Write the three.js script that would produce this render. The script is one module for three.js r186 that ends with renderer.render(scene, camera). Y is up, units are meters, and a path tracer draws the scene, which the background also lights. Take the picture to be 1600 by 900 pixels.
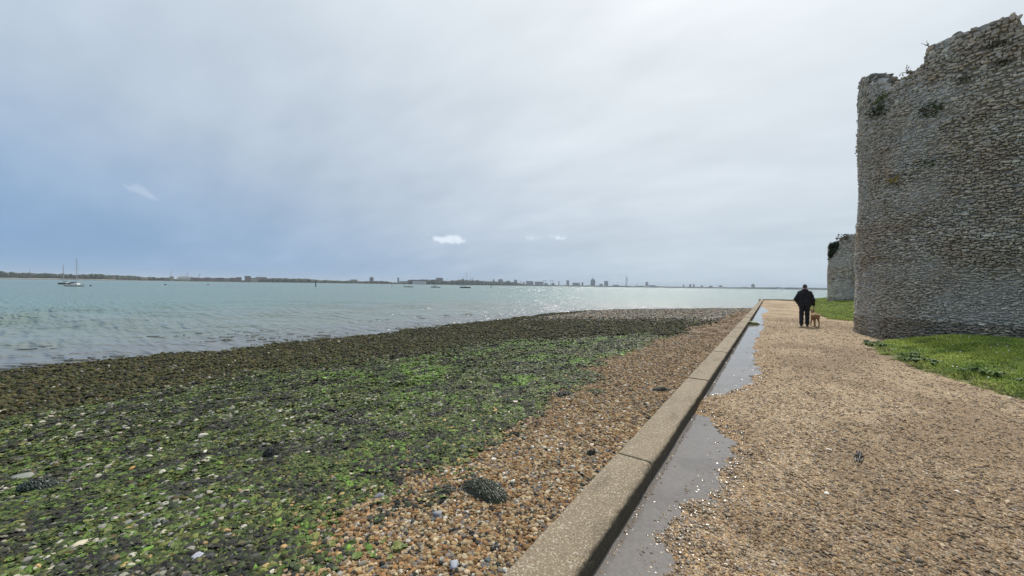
import * as THREE from 'three';
import { mergeGeometries, mergeVertices } from 'three/addons/utils/BufferGeometryUtils.js';
import { RoundedBoxGeometry } from 'three/addons/geometries/RoundedBoxGeometry.js';
import { MarchingCubes } from 'three/addons/objects/MarchingCubes.js';

// ---------------------------------------------------------------- camera, sky, sun, exposure
const scene = new THREE.Scene();
const camera = new THREE.PerspectiveCamera(2 * Math.atan(450 / 570) * 180 / Math.PI, 16 / 9, 0.1, 30000);
camera.position.set(0, 1.6, 0);
camera.rotation.set(-0.0072, 0, 0.0140);
const EXPOSURE = 1.12, SUN_POWER = 3.8, SUN_SOFT = 3.5, FOG = 0.00008;
const SUN_AZ = 29 * Math.PI / 180, SUN_EL = 52 * Math.PI / 180;
const SUN = new THREE.Vector3(Math.sin(SUN_AZ) * Math.cos(SUN_EL), Math.sin(SUN_EL), -Math.cos(SUN_AZ) * Math.cos(SUN_EL));

const { clamp, lerp, smoothstep, degToRad } = THREE.MathUtils;
const V3 = (x, y, z) => new THREE.Vector3(x, y, z);
function rng(seed) { let a = seed >>> 0; return () => { a = (a + 0x6D2B79F5) | 0; let t = Math.imul(a ^ (a >>> 15), 1 | a); t = (t + Math.imul(t ^ (t >>> 7), 61 | t)) ^ t; return ((t ^ (t >>> 14)) >>> 0) / 4294967296; }; }
function h3(x, y, z) { let h = (Math.imul(x, 374761393) + Math.imul(y, 668265263) + Math.imul(z, 2147483647 - 1013904223)) | 0; h = Math.imul(h ^ (h >>> 13), 1274126177); h ^= h >>> 16; return (h >>> 0) / 4294967296; }
const fade = (t) => t * t * (3 - 2 * t);
function noise(x, y, z = 0) {                                   // value noise, 0..1
  const X = Math.floor(x), Y = Math.floor(y), Z = Math.floor(z), u = fade(x - X), v = fade(y - Y), w = fade(z - Z);
  const a = lerp(lerp(h3(X, Y, Z), h3(X + 1, Y, Z), u), lerp(h3(X, Y + 1, Z), h3(X + 1, Y + 1, Z), u), v);
  if (w === 0) return a;
  return lerp(a, lerp(lerp(h3(X, Y, Z + 1), h3(X + 1, Y, Z + 1), u), lerp(h3(X, Y + 1, Z + 1), h3(X + 1, Y + 1, Z + 1), u), v), w);
}
function fbm(x, y, z = 0, n = 4) { let s = 0, a = 0.5, t = 0; for (let i = 0; i < n; i++) { s += a * noise(x, y, z); t += a; a *= 0.5; x = x * 2.03 + 17.3; y = y * 2.03 + 5.1; z = z * 2.03; } return s / t; }
function interp(tab, x) { if (x <= tab[0][0]) return tab[0][1]; for (let i = 1; i < tab.length; i++) if (x <= tab[i][0]) { const [a, b] = [tab[i - 1], tab[i]]; return lerp(b[1], a[1], (b[0] - x) / (b[0] - a[0])); } return tab[tab.length - 1][1]; }
const lin = (c) => { c /= 255; return c <= 0.04045 ? c / 12.92 : Math.pow((c + 0.055) / 1.055, 2.4); };
const S = (r, g, b) => [lin(r), lin(g), lin(b)];
const mix3 = (a, b, t) => [lerp(a[0], b[0], t), lerp(a[1], b[1], t), lerp(a[2], b[2], t)];
const sst = (x, a, b) => smoothstep(x, a, b);

{ // sky: high veil thick round the sun, blue haze low on the left, a few small clouds near the horizon
  const w = 2048, h = 1024, data = new Float32Array(w * h * 4);
  const blue = S(121, 156, 194), mid = S(174, 189, 206), veilC = S(203, 213, 221), glowC = S(240, 244, 246), hor = S(189, 206, 216);
  const px2 = (px, py) => { const x = (px - 800) / 570, y = -(py - (446 + 0.014 * (px - 800))) / 570; return [Math.atan(x), Math.atan(y * Math.cos(Math.atan(x)))]; };
  const puffs = [[699, 375, 30, 13, 1.15, 0.06], [872, 371.5, 17, 5, 1, 0.0], [829, 373, 14, 6, 0.5, 0.1], [224, 303, 34, 9, 0.26, 0.36]].map(([a, b, cw, ch, k, tilt]) => { const [az, el] = px2(a, b), c = Math.cos(az); return { az, el, w: cw / 570 * c * c, h: ch / 570 * c, k, tilt }; });
  for (let j = 0; j < h; j++) {
    const el = ((j + 0.5) / h - 0.5) * Math.PI, y = Math.sin(el), ce = Math.cos(el);
    for (let i = 0; i < w; i++) {
      const u = ((i + 0.5) / w - 0.5) * 2 * Math.PI, x = ce * Math.cos(u), z = ce * Math.sin(u);
      const az = Math.atan2(x, -z), azd = az * 57.2958, eld = el * 57.2958;
      const g = Math.acos(clamp(x * SUN.x + y * SUN.y + z * SUN.z, -1, 1)) * 57.2958;
      const k = 1 / (Math.max(y, 0) + 0.28), cx = x * k, cz = z * k;
      const n1 = fbm(cx * 1.7 + cz * 0.8 + 3, (cz - cx * 0.6) * 3.2 + 8, 0.5, 5), n2 = fbm(cx * 5 + 31, (cz - cx * 0.5) * 9 + 2, 0.5, 4);
      const nn = (n1 - 0.5) * 0.95 + (n2 - 0.5) * 0.4;
      const side = 180 - Math.abs(azd + 180 > 180 ? azd : azd);       // evenly round behind the camera
      const a = azd < -120 ? -240 - azd : azd;
      const v = sst(eld + 0.295 * (a + 10) + nn * lerp(5, 15, sst(eld, 6, 26)), -13.5, 13);
      const v2 = sst(eld * 0.8 + 0.3 * (a - 10) + nn * 12, -6, 22);
      let c = mix3(blue, mid, v); c = mix3(c, veilC, v2 * 0.75);
      c = mix3(c, hor, sst(a, -5, 30) * (1 - sst(eld, 0, 14)) * 0.75);
      c = mix3(c, glowC, Math.exp(-Math.pow(g / 31, 2)) * (1.02 + nn * 0.5));
      const t = 1 + nn * 0.15; c = c.map((q) => q * t);
      const gl = 0.55 * Math.exp(-Math.pow(g / 9, 2)); c = [c[0] + gl, c[1] + gl, c[2] + gl * 0.97];
      for (const p of puffs) {
        const da = (az - p.az), de = (el - p.el) + da * p.tilt; if (Math.abs(da) > p.w * 1.5 || Math.abs(de) > p.h * 2.2) continue;
        const q = fbm(da / p.w * 3.1 + p.az * 90, de / p.h * 2.1 + 9, 0.3, 5), flat = de < 0 ? 1.7 : 0.95;
        const m = 1 - Math.hypot(da / p.w, de / p.h * flat) + (q - 0.5) * 2.1;
        c = mix3(c, S(222, 232, 242), sst(m, 0.15, 0.6) * p.k * 0.8);
      }
      if (el < 0) c = mix3(c, S(150, 165, 168), sst(-eld, 0, 6));
      const o = (j * w + i) * 4; data[o] = c[0]; data[o + 1] = c[1]; data[o + 2] = c[2]; data[o + 3] = 1;
    }
  }
  const t = new THREE.DataTexture(data, w, h, THREE.RGBAFormat, THREE.FloatType);
  t.mapping = THREE.EquirectangularReflectionMapping; t.magFilter = THREE.LinearFilter; t.needsUpdate = true;
  scene.background = t; scene.environment = t;
}
const sun = new THREE.DirectionalLight(new THREE.Color(1, 0.95, 0.86), SUN_POWER);
sun.position.copy(SUN).multiplyScalar(120).add(V3(12, 0, -18)); sun.target.position.set(12, 0, -18); sun.castShadow = true; sun.shadow.radius = SUN_SOFT;
Object.assign(sun.shadow.camera, { left: -60, right: 60, top: 60, bottom: -60, near: 1, far: 300 }); sun.shadow.mapSize.set(2048, 2048);
scene.add(sun, sun.target);
scene.fog = new THREE.FogExp2(new THREE.Color(0.72, 0.82, 0.93), FOG);

// ---------------------------------------------------------------- naming and small tools
const used = new Map();
function numbered(n) { const k = used.get(n) || 0; used.set(n, k + 1); return k ? `${n}_${String(k).padStart(3, '0')}` : n; }
function tag(o, label, category, group) { o.userData.label = label; o.userData.category = category; if (group) o.userData.group = group; return o; }
function thing(name, label, category, pos = V3(0, 0, 0), turn = 0, group) { const o = new THREE.Group(); o.name = numbered(name); o.position.copy(pos); o.rotation.y = turn; scene.add(o); return tag(o, label, category, group); }
const partNames = new WeakMap();
function part(name, geo, mat, parent) {
  const m = new THREE.Mesh(geo, mat); let c = partNames.get(parent); if (!c) partNames.set(parent, c = {});
  const k = c[name] = (c[name] ?? -1) + 1; m.name = k ? `${name}_${String(k).padStart(3, '0')}` : name; parent.add(m); return m;
}
function structure(name, geo, mat) { const m = new THREE.Mesh(geo, mat); m.name = numbered(name); m.userData.kind = 'structure'; scene.add(m); return m; }
const AX = 0.34, AZ = -1.85, DX = 0.57848, DZ = -0.81569;         // along the kerb (s) and seaward from it (d)
const W = (s, d, y = 0) => V3(AX + s * DX + d * DZ, y, AZ + s * DZ - d * DX);
const SD = (x, z) => [(x - AX) * DX + (z - AZ) * DZ, (x - AX) * DZ - (z - AZ) * DX];
function std(color, roughness = 0.9, extra = {}) { const m = new THREE.MeshStandardMaterial({ roughness, metalness: 0, ...extra }); if (color) m.color.setRGB(...color); return m; }
function geoFrom(pos, idx, col, uv) {
  const g = new THREE.BufferGeometry(); g.setAttribute('position', new THREE.Float32BufferAttribute(pos, 3));
  if (col) g.setAttribute('color', new THREE.Float32BufferAttribute(col, 3)); if (uv) g.setAttribute('uv', new THREE.Float32BufferAttribute(uv, 2));
  if (idx) g.setIndex(idx); g.computeVertexNormals(); return g;
}
function texture(w, h, fn, srgb) {                               // fn(i, j) -> linear [r, g, b]
  const d = new Uint8Array(w * h * 4);
  const enc = (c) => Math.round(255 * clamp(srgb ? (c <= 0.0031308 ? c * 12.92 : 1.055 * Math.pow(c, 1 / 2.4) - 0.055) : c, 0, 1));
  for (let j = 0; j < h; j++) for (let i = 0; i < w; i++) { const c = fn(i, j), o = (j * w + i) * 4; d[o] = enc(c[0]); d[o + 1] = enc(c[1]); d[o + 2] = enc(c[2]); d[o + 3] = 255; }
  const t = new THREE.DataTexture(d, w, h); t.wrapS = t.wrapT = THREE.RepeatWrapping; t.magFilter = THREE.LinearFilter; t.colorSpace = srgb ? THREE.SRGBColorSpace : THREE.NoColorSpace; t.needsUpdate = true; return t;
}
function pnoise(u, v, n, seed) { const x = u * n, y = v * n, X = Math.floor(x), Y = Math.floor(y), fx = fade(x - X), fy = fade(y - Y), m = (a) => ((a % n) + n) % n; return lerp(lerp(h3(m(X), m(Y), seed), h3(m(X + 1), m(Y), seed), fx), lerp(h3(m(X), m(Y + 1), seed), h3(m(X + 1), m(Y + 1), seed), fx), fy); }
function pfbm(u, v, n, seed, oct = 4) { let s = 0, a = 0.5, t = 0; for (let i = 0; i < oct; i++) { s += a * pnoise(u, v, n, seed + i); t += a; a *= 0.5; n *= 2; } return s / t; }
function gravelTextures(size, cells, palette, gap, seed) {        // loose stones: colour of each stone, height of each stone
  const R = rng(seed), px = [], n = cells;
  for (let i = 0; i < n * n; i++) px.push([R(), R(), palette[Math.floor(R() * palette.length)], 0.75 + R() * 0.5, 0.25 + R() * 0.3]);
  const hgt = new Float32Array(size * size);
  const map = texture(size, size, (i, j) => {
    const x = i / size * n, y = j / size * n, X = Math.floor(x), Y = Math.floor(y); let best = 9, sec = 9, bp = null;
    for (let b = -1; b <= 1; b++) for (let a = -1; a <= 1; a++) { const p = px[((Y + b + n) % n) * n + (X + a + n) % n], dx = X + a + p[0] - x, dy = Y + b + p[1] - y, d = Math.hypot(dx * (0.7 + p[4]), dy * 1.1); if (d < best) { sec = best; best = d; bp = p; } else if (d < sec) sec = d; }
    const e = sst(sec - best, 0.03, 0.2); hgt[j * size + i] = e * (1 - best * 0.6) * (0.6 + bp[4]);
    const f = 0.85 + 0.3 * pnoise(i / size, j / size, 256, seed + 5);
    return mix3(gap, bp[2].map((q) => q * bp[3] * f), e);
  }, true);
  const bump = texture(size, size, (i, j) => { const q = hgt[j * size + i]; return [q, q, q]; });
  return { map, bump };
}
function steps(r0, r1, q, least, most) { const a = [r0]; while (a[a.length - 1] < r1) { const r = a[a.length - 1]; a.push(r + clamp(r * r * q, least, most)); } return a; }
function columns(fine) { const a = []; for (let t = -180; t < -60; t += 3) a.push(t); for (let t = -60; t < 60; t += fine) a.push(t); for (let t = 60; t <= 180.01; t += 3) a.push(t); return a.map(degToRad); }
function polar(rs, ths, fn, tile) {                              // a ground sheet, finer near the viewpoint, coarser far off
  const pos = [], col = [], uv = [], idx = [], ok = [], n = ths.length;
  for (const r of rs) for (const t of ths) { const x = r * Math.sin(t), z = -r * Math.cos(t), [s, d] = SD(x, z), q = fn(x, z, s, d, r); ok.push(!!q); pos.push(x, q ? q[0] : 0, z); col.push(...(q ? q[1] : [0, 0, 0])); uv.push(s / tile, d / tile); }
  for (let i = 0; i + 1 < rs.length; i++) for (let j = 0; j + 1 < n; j++) { const a = i * n + j, b = a + 1, c = a + n, e = c + 1; if (ok[a] && ok[b] && ok[c] && ok[e]) idx.push(a, b, c, b, e, c); }
  for (let i = 0; i < idx.length; i += 3) { const t = idx[i + 1]; idx[i + 1] = idx[i + 2]; idx[i + 2] = t; }
  const g = geoFrom(pos, idx, col, uv); const nr = g.attributes.normal; let up = 0; for (let i = 0; i < nr.count; i += 97) up += nr.getY(i);
  if (up < 0) { const ix = g.index.array; for (let i = 0; i < ix.length; i += 3) { const t = ix[i + 1]; ix[i + 1] = ix[i + 2]; ix[i + 2] = t; } g.computeVertexNormals(); }
  return g;
}
const _m = new THREE.Matrix4(), _q = new THREE.Quaternion(), _e = new THREE.Euler(), _p = V3(0, 0, 0), _s = V3(1, 1, 1), _c = new THREE.Color();
function copies(name, geo, mat, list, label, category, parent = scene) {  // list of { p, s, e, c }: stuff nobody could count
  const im = new THREE.InstancedMesh(geo, mat, list.length); im.name = parent === scene ? numbered(name) : name; im.userData.kind = 'stuff';
  list.forEach((k, i) => { _q.setFromEuler(_e.set(k.e[0], k.e[1], k.e[2])); im.setMatrixAt(i, _m.compose(_p.copy(k.p), _q, _s.set(...k.s))); im.setColorAt(i, _c.setRGB(...k.c)); });
  if (label) tag(im, label, category); parent.add(im); return im;
}
function lump(seed, detail, rough, sq = 1) {                     // an irregular stone of unit size
  const g = mergeVertices(new THREE.IcosahedronGeometry(1, detail).deleteAttribute('normal').deleteAttribute('uv'), 1e-4), a = g.attributes.position, k = seed * 13.7;
  for (let i = 0; i < a.count; i++) {
    let x = a.getX(i), y = a.getY(i), z = a.getZ(i); const f = 1 + (noise(x * 1.3 + k, y * 1.3 + k, z * 1.3 + 5) - 0.5) * rough * 1.4 + (noise(x * 3 + k, y * 3, z * 3 + k) - 0.5) * rough * 0.6;
    const p = (q) => Math.sign(q) * Math.pow(Math.abs(q), sq); a.setXYZ(i, p(x) * f, p(y) * f, p(z) * f);
  }
  g.computeVertexNormals(); return g;
}
const pick = (R, list) => { let t = 0; for (const [w] of list) t += w; t *= R(); for (const [w, c] of list) { t -= w; if (t <= 0) return c; } return list[0][1]; };
const vary = (R, c, k) => { const f = 1 + (R() - 0.5) * 2 * k; return [c[0] * f * (1 + (R() - 0.5) * k * 0.4), c[1] * f, c[2] * f * (1 + (R() - 0.5) * k * 0.4)]; };

// ---------------------------------------------------------------- heights of the ground
const SEA = -1.2;
const DW = [[-40, 17.8], [-2, 17.7], [2, 17.4], [8, 16.8], [14, 16.7], [29, 17], [35, 16.6], [41, 15.3], [48, 11.4], [54, 6.6], [60.6, 1], [62, 0.35], [70, 0.1]];
const H0 = [[-40, 0.09], [15, 0.06], [30, -0.1], [45, -0.45], [55, -0.85], [61, -1.2], [70, -1.4]];
const dw = (s) => interp(DW, s) + (noise(s * 0.9, 3) - 0.5) * 0.5 + (noise(s * 3, 7) - 0.5) * 0.25;
function beachH(s, d) {
  const a = interp(H0, s), w = Math.max(dw(s) - 0.31, 0.2), t = (d - 0.31) / w;
  let y = t < 1 ? a + (SEA - a) * t : SEA - (d - 0.31 - w) * 0.1;
  const k = sst(d, 1, 5);
  return y + (fbm(s * 0.9, d * 0.9, 0.5, 3) - 0.5) * (0.05 + 0.1 * k) + (fbm(s * 4.2, d * 4.2, 0.5, 3) - 0.5) * (0.03 + 0.1 * k);
}
const PUD = [[-6, 0.7], [-1, 0.5], [0.1, 0.4], [0.5, 0.28], [1.1, 0.3], [1.7, 0.42], [2.5, 0.46], [3.2, 0.3], [3.55, 0.05], [3.75, -0.06], [4.2, -0.04], [4.6, 0.08], [5.2, 0.4], [6.2, 0.52], [8.3, 0.5], [10, 0.42], [12, 0.4], [16, 0.5], [21, 0.46], [24, 0.34], [26.7, 0.2], [29, 0.5], [31.5, 0.64], [35, 0.5], [39, 0.1], [41, -0.1], [70, -0.1]];
const PUD_Y = -0.03;
function pathH(s, d) {
  const e = interp(PUD, s) + 0.07 + (fbm(s * 2.2, 4, 0.5, 3) - 0.5) * 0.3 + (fbm(s * 5, d * 6, 0.2, 3) - 0.5) * 0.24, t = -d;                   // puddle edge away from the kerb
  const inn = 1 - sst(t - e, -0.22, 0.2);
  let y = -0.055 * inn + (fbm(s * 0.35, d * 0.35, 0.5, 2) - 0.5) * 0.03 + (fbm(s * 7, d * 7, 0.5, 3) - 0.5) * (0.022 + 0.01 * (1 - Math.abs(2 * inn - 1)));
  return y + 0.012 * sst(t - e, 0, 1.2);
}
const GE = [[-3, -6.2], [3, -5.2], [5.5, -4.4], [7, -3.84], [8, -3.5], [9.2, -3.16], [11.5, -3.07], [13.2, -3.05], [13.9, -3.5], [14.6, -4.6], [15.2, -6.5], [15.6, -9], [22, -9], [22.6, -6.2], [23.2, -4.3], [24.2, -3.25], [30, -3.2], [60, -3.2], [64, -3.2]];
const edgeN = (s, d) => (fbm(s * 1.6, d * 1.6, 0.5, 3) - 0.5) * 0.45 + (fbm(s * 7, d * 7, 0.7, 2) - 0.5) * 0.16;
const grassIn = (s, d) => interp(GE, s) + edgeN(s, d) - d;       // metres inside the grass edge
function grassH(s, d) {
  const g = grassIn(s, d), m1 = 0.36 * sst(g, -0.1, 1.9) * (1 - sst(s, 13, 20)), m2 = 0.55 * sst(g, 0, 4.5) * sst(s, 20, 30);
  return -0.03 + 0.06 * sst(g, -0.05, 0.25) + m1 + m2 + (fbm(s * 1.3, d * 1.3, 0.5, 3) - 0.5) * 0.09 * sst(g, 0, 0.6);
}
// what lies where on the beach
const DGT = [[-10, 1.5], [-1, 1.6], [1, 1.55], [3, 1.8], [5, 2.1], [10.5, 2.1], [12.8, 2.2], [15, 2.0], [18, 1.2], [21, 1.5], [70, 0.6]];
const DAT = [[-10, 8.8], [2, 9], [5, 8.1], [8.5, 7.7], [10.5, 5.8], [12, 3.4], [13.2, 2], [70, 0.5]];
function zones(s, d) {
  const n = (fbm(s * 0.9 + 4, d * 0.9, 0.5, 4) - 0.5) * 2, n2 = (fbm(s * 3.1, d * 3.1 + 9, 0.5, 3) - 0.5) * 2;
  const sh = 1 - sst(d - interp(DGT, s) + n * 0.9 + n2 * 0.45, -0.35, 0.45);
  const gr = (1 - sh) * (1 - sst(d - interp(DAT, s) + n * 1.8 + n2 * 0.5, -0.9, 1.2)) * (1 - sst(s + n * 1.5, 11.5, 14));
  const far = sst(s + n * 2.5 - 0.25 * (d - 6), 17, 24) * (1 - sst(d - dw(s) + n * 0.8, -2.6, -1.2) * (1 - sst(s, 28, 40)));
  const rest = Math.max(0, 1 - sh - gr), grey = rest * far, weed = rest - grey;
  return { sh, gr, grey, weed, n, n2 };
}
const C = { orange: [0.40, 0.225, 0.085], ochre: [0.42, 0.29, 0.13], tan: [0.47, 0.35, 0.2], brown: [0.2, 0.115, 0.055], grey: [0.24, 0.23, 0.215], slate: [0.1, 0.105, 0.11], black: [0.035, 0.035, 0.03], white: [0.62, 0.58, 0.5], pale: [0.42, 0.39, 0.32],
  dgreen: [0.043, 0.058, 0.023], moss: [0.15, 0.165, 0.05], green: [0.088, 0.125, 0.036], lime: [0.15, 0.27, 0.045], olive: [0.085, 0.088, 0.03], weed: [0.05, 0.047, 0.02], wbrown: [0.085, 0.068, 0.03], mud: [0.2, 0.19, 0.155] };

// ---------------------------------------------------------------- beach and path sheets
const fineTh = columns(0.27), coarse = columns(0.4);
{
  const g = gravelTextures(1024, 56, [[0.9, 0.9, 0.9], [0.7, 0.7, 0.7], [0.5, 0.5, 0.5], [0.62, 0.62, 0.62], [0.8, 0.8, 0.8], [0.35, 0.35, 0.35]], [0.25, 0.25, 0.25], 11);
  const rs = [0.3, 0.7, ...steps(1, 62, 0.0026, 0.012, 0.4)];
  const geo = polar(rs, fineTh, (x, z, s, d, r) => {
    if (d < 0.1 || d > 26 || s > 66) return null;
    const q = zones(s, d), patch = fbm(s * 2 + 8, d * 2, 0.4, 4), p2 = fbm(s * 9, d * 9, 0.4, 2);
    let gc = mix3(mix3(C.green, C.moss, sst(p2, 0.4, 0.7) * 0.6), C.dgreen, sst(patch, 0.45, 0.68)); gc = mix3(gc, C.mud, sst(fbm(s * 1.1 + 40, d * 1.5, 0.4, 4), 0.5, 0.64)); gc = mix3(gc, C.lime, sst(fbm(s * 0.8 + 70, d * 1.0, 0.3, 4), 0.5, 0.62) * 0.75);
    const sc = mix3([0.36, 0.22, 0.10], [0.28, 0.2, 0.12], patch), wc = mix3(C.weed, C.wbrown, sst(p2, 0.4, 0.7)), rc = mix3([0.2, 0.185, 0.15], [0.12, 0.115, 0.1], patch);
    const c = [0, 1, 2].map((i) => (sc[i] * q.sh + gc[i] * q.gr + wc[i] * q.weed + rc[i] * q.grey) * (0.8 + p2 * 0.4) * 1.1);
    return [beachH(s, d) + (r < 14 ? (noise(s * 30, d * 30) - 0.5) * 0.02 : (noise(s * 5, d * 5) - 0.5) * 0.05), c];
  }, 1.5);
  structure('beach', geo, std(null, 0.85, { map: g.map, bumpMap: g.bump, bumpScale: 0.012, vertexColors: true }));
}
{
  const pal = [[0.5, 0.39, 0.26], [0.42, 0.31, 0.18], [0.36, 0.25, 0.14], [0.45, 0.38, 0.29], [0.3, 0.25, 0.19], [0.58, 0.5, 0.38], [0.4, 0.33, 0.24], [0.5, 0.4, 0.27]];
  const g = gravelTextures(1024, 60, pal, [0.27, 0.2, 0.125], 23);
  const rs = [0.05, 0.3, 0.7, ...steps(1, 75, 0.0026, 0.012, 0.5)];
  const geo = polar(rs, fineTh, (x, z, s, d, r) => {
    if (d > 0.12 || d < -40 || s > 61.7 || s < -30) return null;
    const a = fbm(s * 0.7, d * 0.7 + 3, 0.5, 4), b = fbm(s * 4, d * 4, 0.5, 3);
    const wet = 1 - sst(-d - interp(PUD, s) - (a - 0.5) * 0.9, 0.0, 0.55);
    let c = mix3([0.86, 0.8, 0.72], [0.54, 0.47, 0.39], sst(a, 0.38, 0.64)); c = mix3(c, [0.74, 0.6, 0.44], wet * 0.9); c = c.map((q) => q * (0.88 + b * 0.24));
    return [pathH(s, d) + (noise(s * 26, d * 26) - 0.5) * (r < 12 ? 0.012 : 0.02), c];
  }, 1.3);
  structure('path', geo, std(null, 0.88, { map: g.map, bumpMap: g.bump, bumpScale: 0.009, vertexColors: true }));
  const wm = new THREE.MeshPhysicalMaterial({ roughness: 0.03, ior: 1.33 }); wm.color.setRGB(0.205, 0.19, 0.182);
  const rip = texture(512, 512, (i, j) => { const q = pfbm(i / 512, j / 512, 12, 4, 3); return [q, q, q]; }); wm.map = texture(512, 512, (i, j) => { const q = 0.84 + 0.16 * sst(pfbm(i / 512, j / 512, 6, 14, 5), 0.3, 0.62) + 0.2 * (pnoise(i / 512, j / 512, 128, 8) - 0.5); return [q * 0.8, q * 0.79, q * 0.78]; }, true); wm.bumpMap = rip; wm.bumpScale = 0.004;
  const strip = (s0, s1) => { const pos = [], uv = [], idx = []; let n = 0; for (let s = s0; s <= s1 + 0.01; s += 0.5, n++) for (const d of [0.06, -1.1]) { const p = W(s, d, PUD_Y); pos.push(p.x, p.y, p.z); uv.push(s / 2, d / 2); } for (let i = 0; i + 1 < n; i++) idx.push(2 * i, 2 * i + 2, 2 * i + 1, 2 * i + 1, 2 * i + 2, 2 * i + 3); const g2 = geoFrom(pos, idx, null, uv); if (g2.attributes.normal.getY(0) < 0) { for (let i = 0; i < idx.length; i += 3) { const t = idx[i + 1]; idx[i + 1] = idx[i + 2]; idx[i + 2] = t; } return geoFrom(pos, idx, null, uv); } return g2; };
  structure('puddle', strip(-5, 3.9), wm); structure('puddle', strip(4.1, 40.1), wm);
}

// ---------------------------------------------------------------- sea
{
  const R = rng(77), waves = [];
  for (let i = 0; i < 34; i++) { const L = 0.45 * Math.pow(1.105, i) * (0.9 + R() * 0.2), th = degToRad(205 + (R() - 0.5) * 95); waves.push({ k: 2 * Math.PI / L, L, cx: Math.sin(th), cz: Math.cos(th), p: R() * 6.28, a: L * 0.015 * (0.7 + R() * 0.6) * (L > 5 ? 5 / L : 1) }); }
  const rs = steps(9, 7000, 0.00098, 0.09, 1e9).map((r) => r); const seaTh = []; for (let t = -88; t < -58; t += 2) seaTh.push(degToRad(t)); for (let t = -58; t < 52; t += 0.16) seaTh.push(degToRad(t)); for (let t = 52; t <= 100; t += 3) seaTh.push(degToRad(t));
  const turq = [0.11, 0.175, 0.15], sand = [0.145, 0.172, 0.152], lilac = [0.14, 0.148, 0.143];
  const geo = polar(rs, seaTh, (x, z, s, d, r) => {
    if (d < -1 && s < 62 && r < 200) return null;
    const off = s < 61 ? d - dw(s) : Math.hypot(s - 61, Math.max(0, d)) , cell = Math.max(r * 0.0028, r * r * 0.00098);
    const calm = lerp(0.07, 1, sst(off, 2, 26));
    let y = 0; for (const w of waves) { const f = sst(w.L / cell, 1.5, 4); if (f > 0) y += w.a * f * Math.sin((x * w.cx + z * w.cz) * w.k + w.p + 1.5 * noise(x / w.L / 5, z / w.L / 5)); }
    let c = mix3(lilac, sand, sst(off, 2, 8)); c = mix3(c, turq, sst(off + (fbm(x * 0.03, z * 0.06, 0.5, 3) - 0.5) * 30, 12, 42)); const f = 0.9 + 0.2 * fbm(x * 0.01, z * 0.03, 0.5, 3);
    return [SEA + y * calm, c.map((q) => q * f)];
  }, 1);
  const uv = geo.attributes.uv, pp = geo.attributes.position; for (let i = 0; i < uv.count; i++) uv.setXY(i, pp.getX(i) / 11, pp.getZ(i) / 11);
  const N = 768, K = []; for (let i = 0; i < 84; i++) { const ky = Math.round(5 + Math.pow(R(), 1.3) * 46), kx = Math.round((R() - 0.5) * ky * 2); K.push([kx, ky, R() * 6.28, 1 / Math.hypot(kx, ky) * (0.5 + R())]); }
  const nm = texture(N, N, (i, j) => { let dx = 0, dy = 0; const u = i / N, v = j / N; const wob = 2.2 * pnoise(u, v, 7, 3), gust = 0.55 + 0.9 * pfbm(u, v, 4, 9, 3); for (const [kx, ky, p, a] of K) { const c = Math.cos(2 * Math.PI * (kx * u + ky * v) + p + wob) * a; dx += kx * c; dy += ky * c; } const s = 0.07 * gust; const nx = -dx * s, ny = -dy * s, l = Math.hypot(nx, ny, 1); return [nx / l * 0.5 + 0.5, ny / l * 0.5 + 0.5, 1 / l * 0.5 + 0.5]; });
  const m = new THREE.MeshPhysicalMaterial({ roughness: 0.2, ior: 1.4, vertexColors: true, normalMap: nm }); m.normalScale.set(0.85, 0.85);
  structure('sea', geo, m);
}

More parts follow.
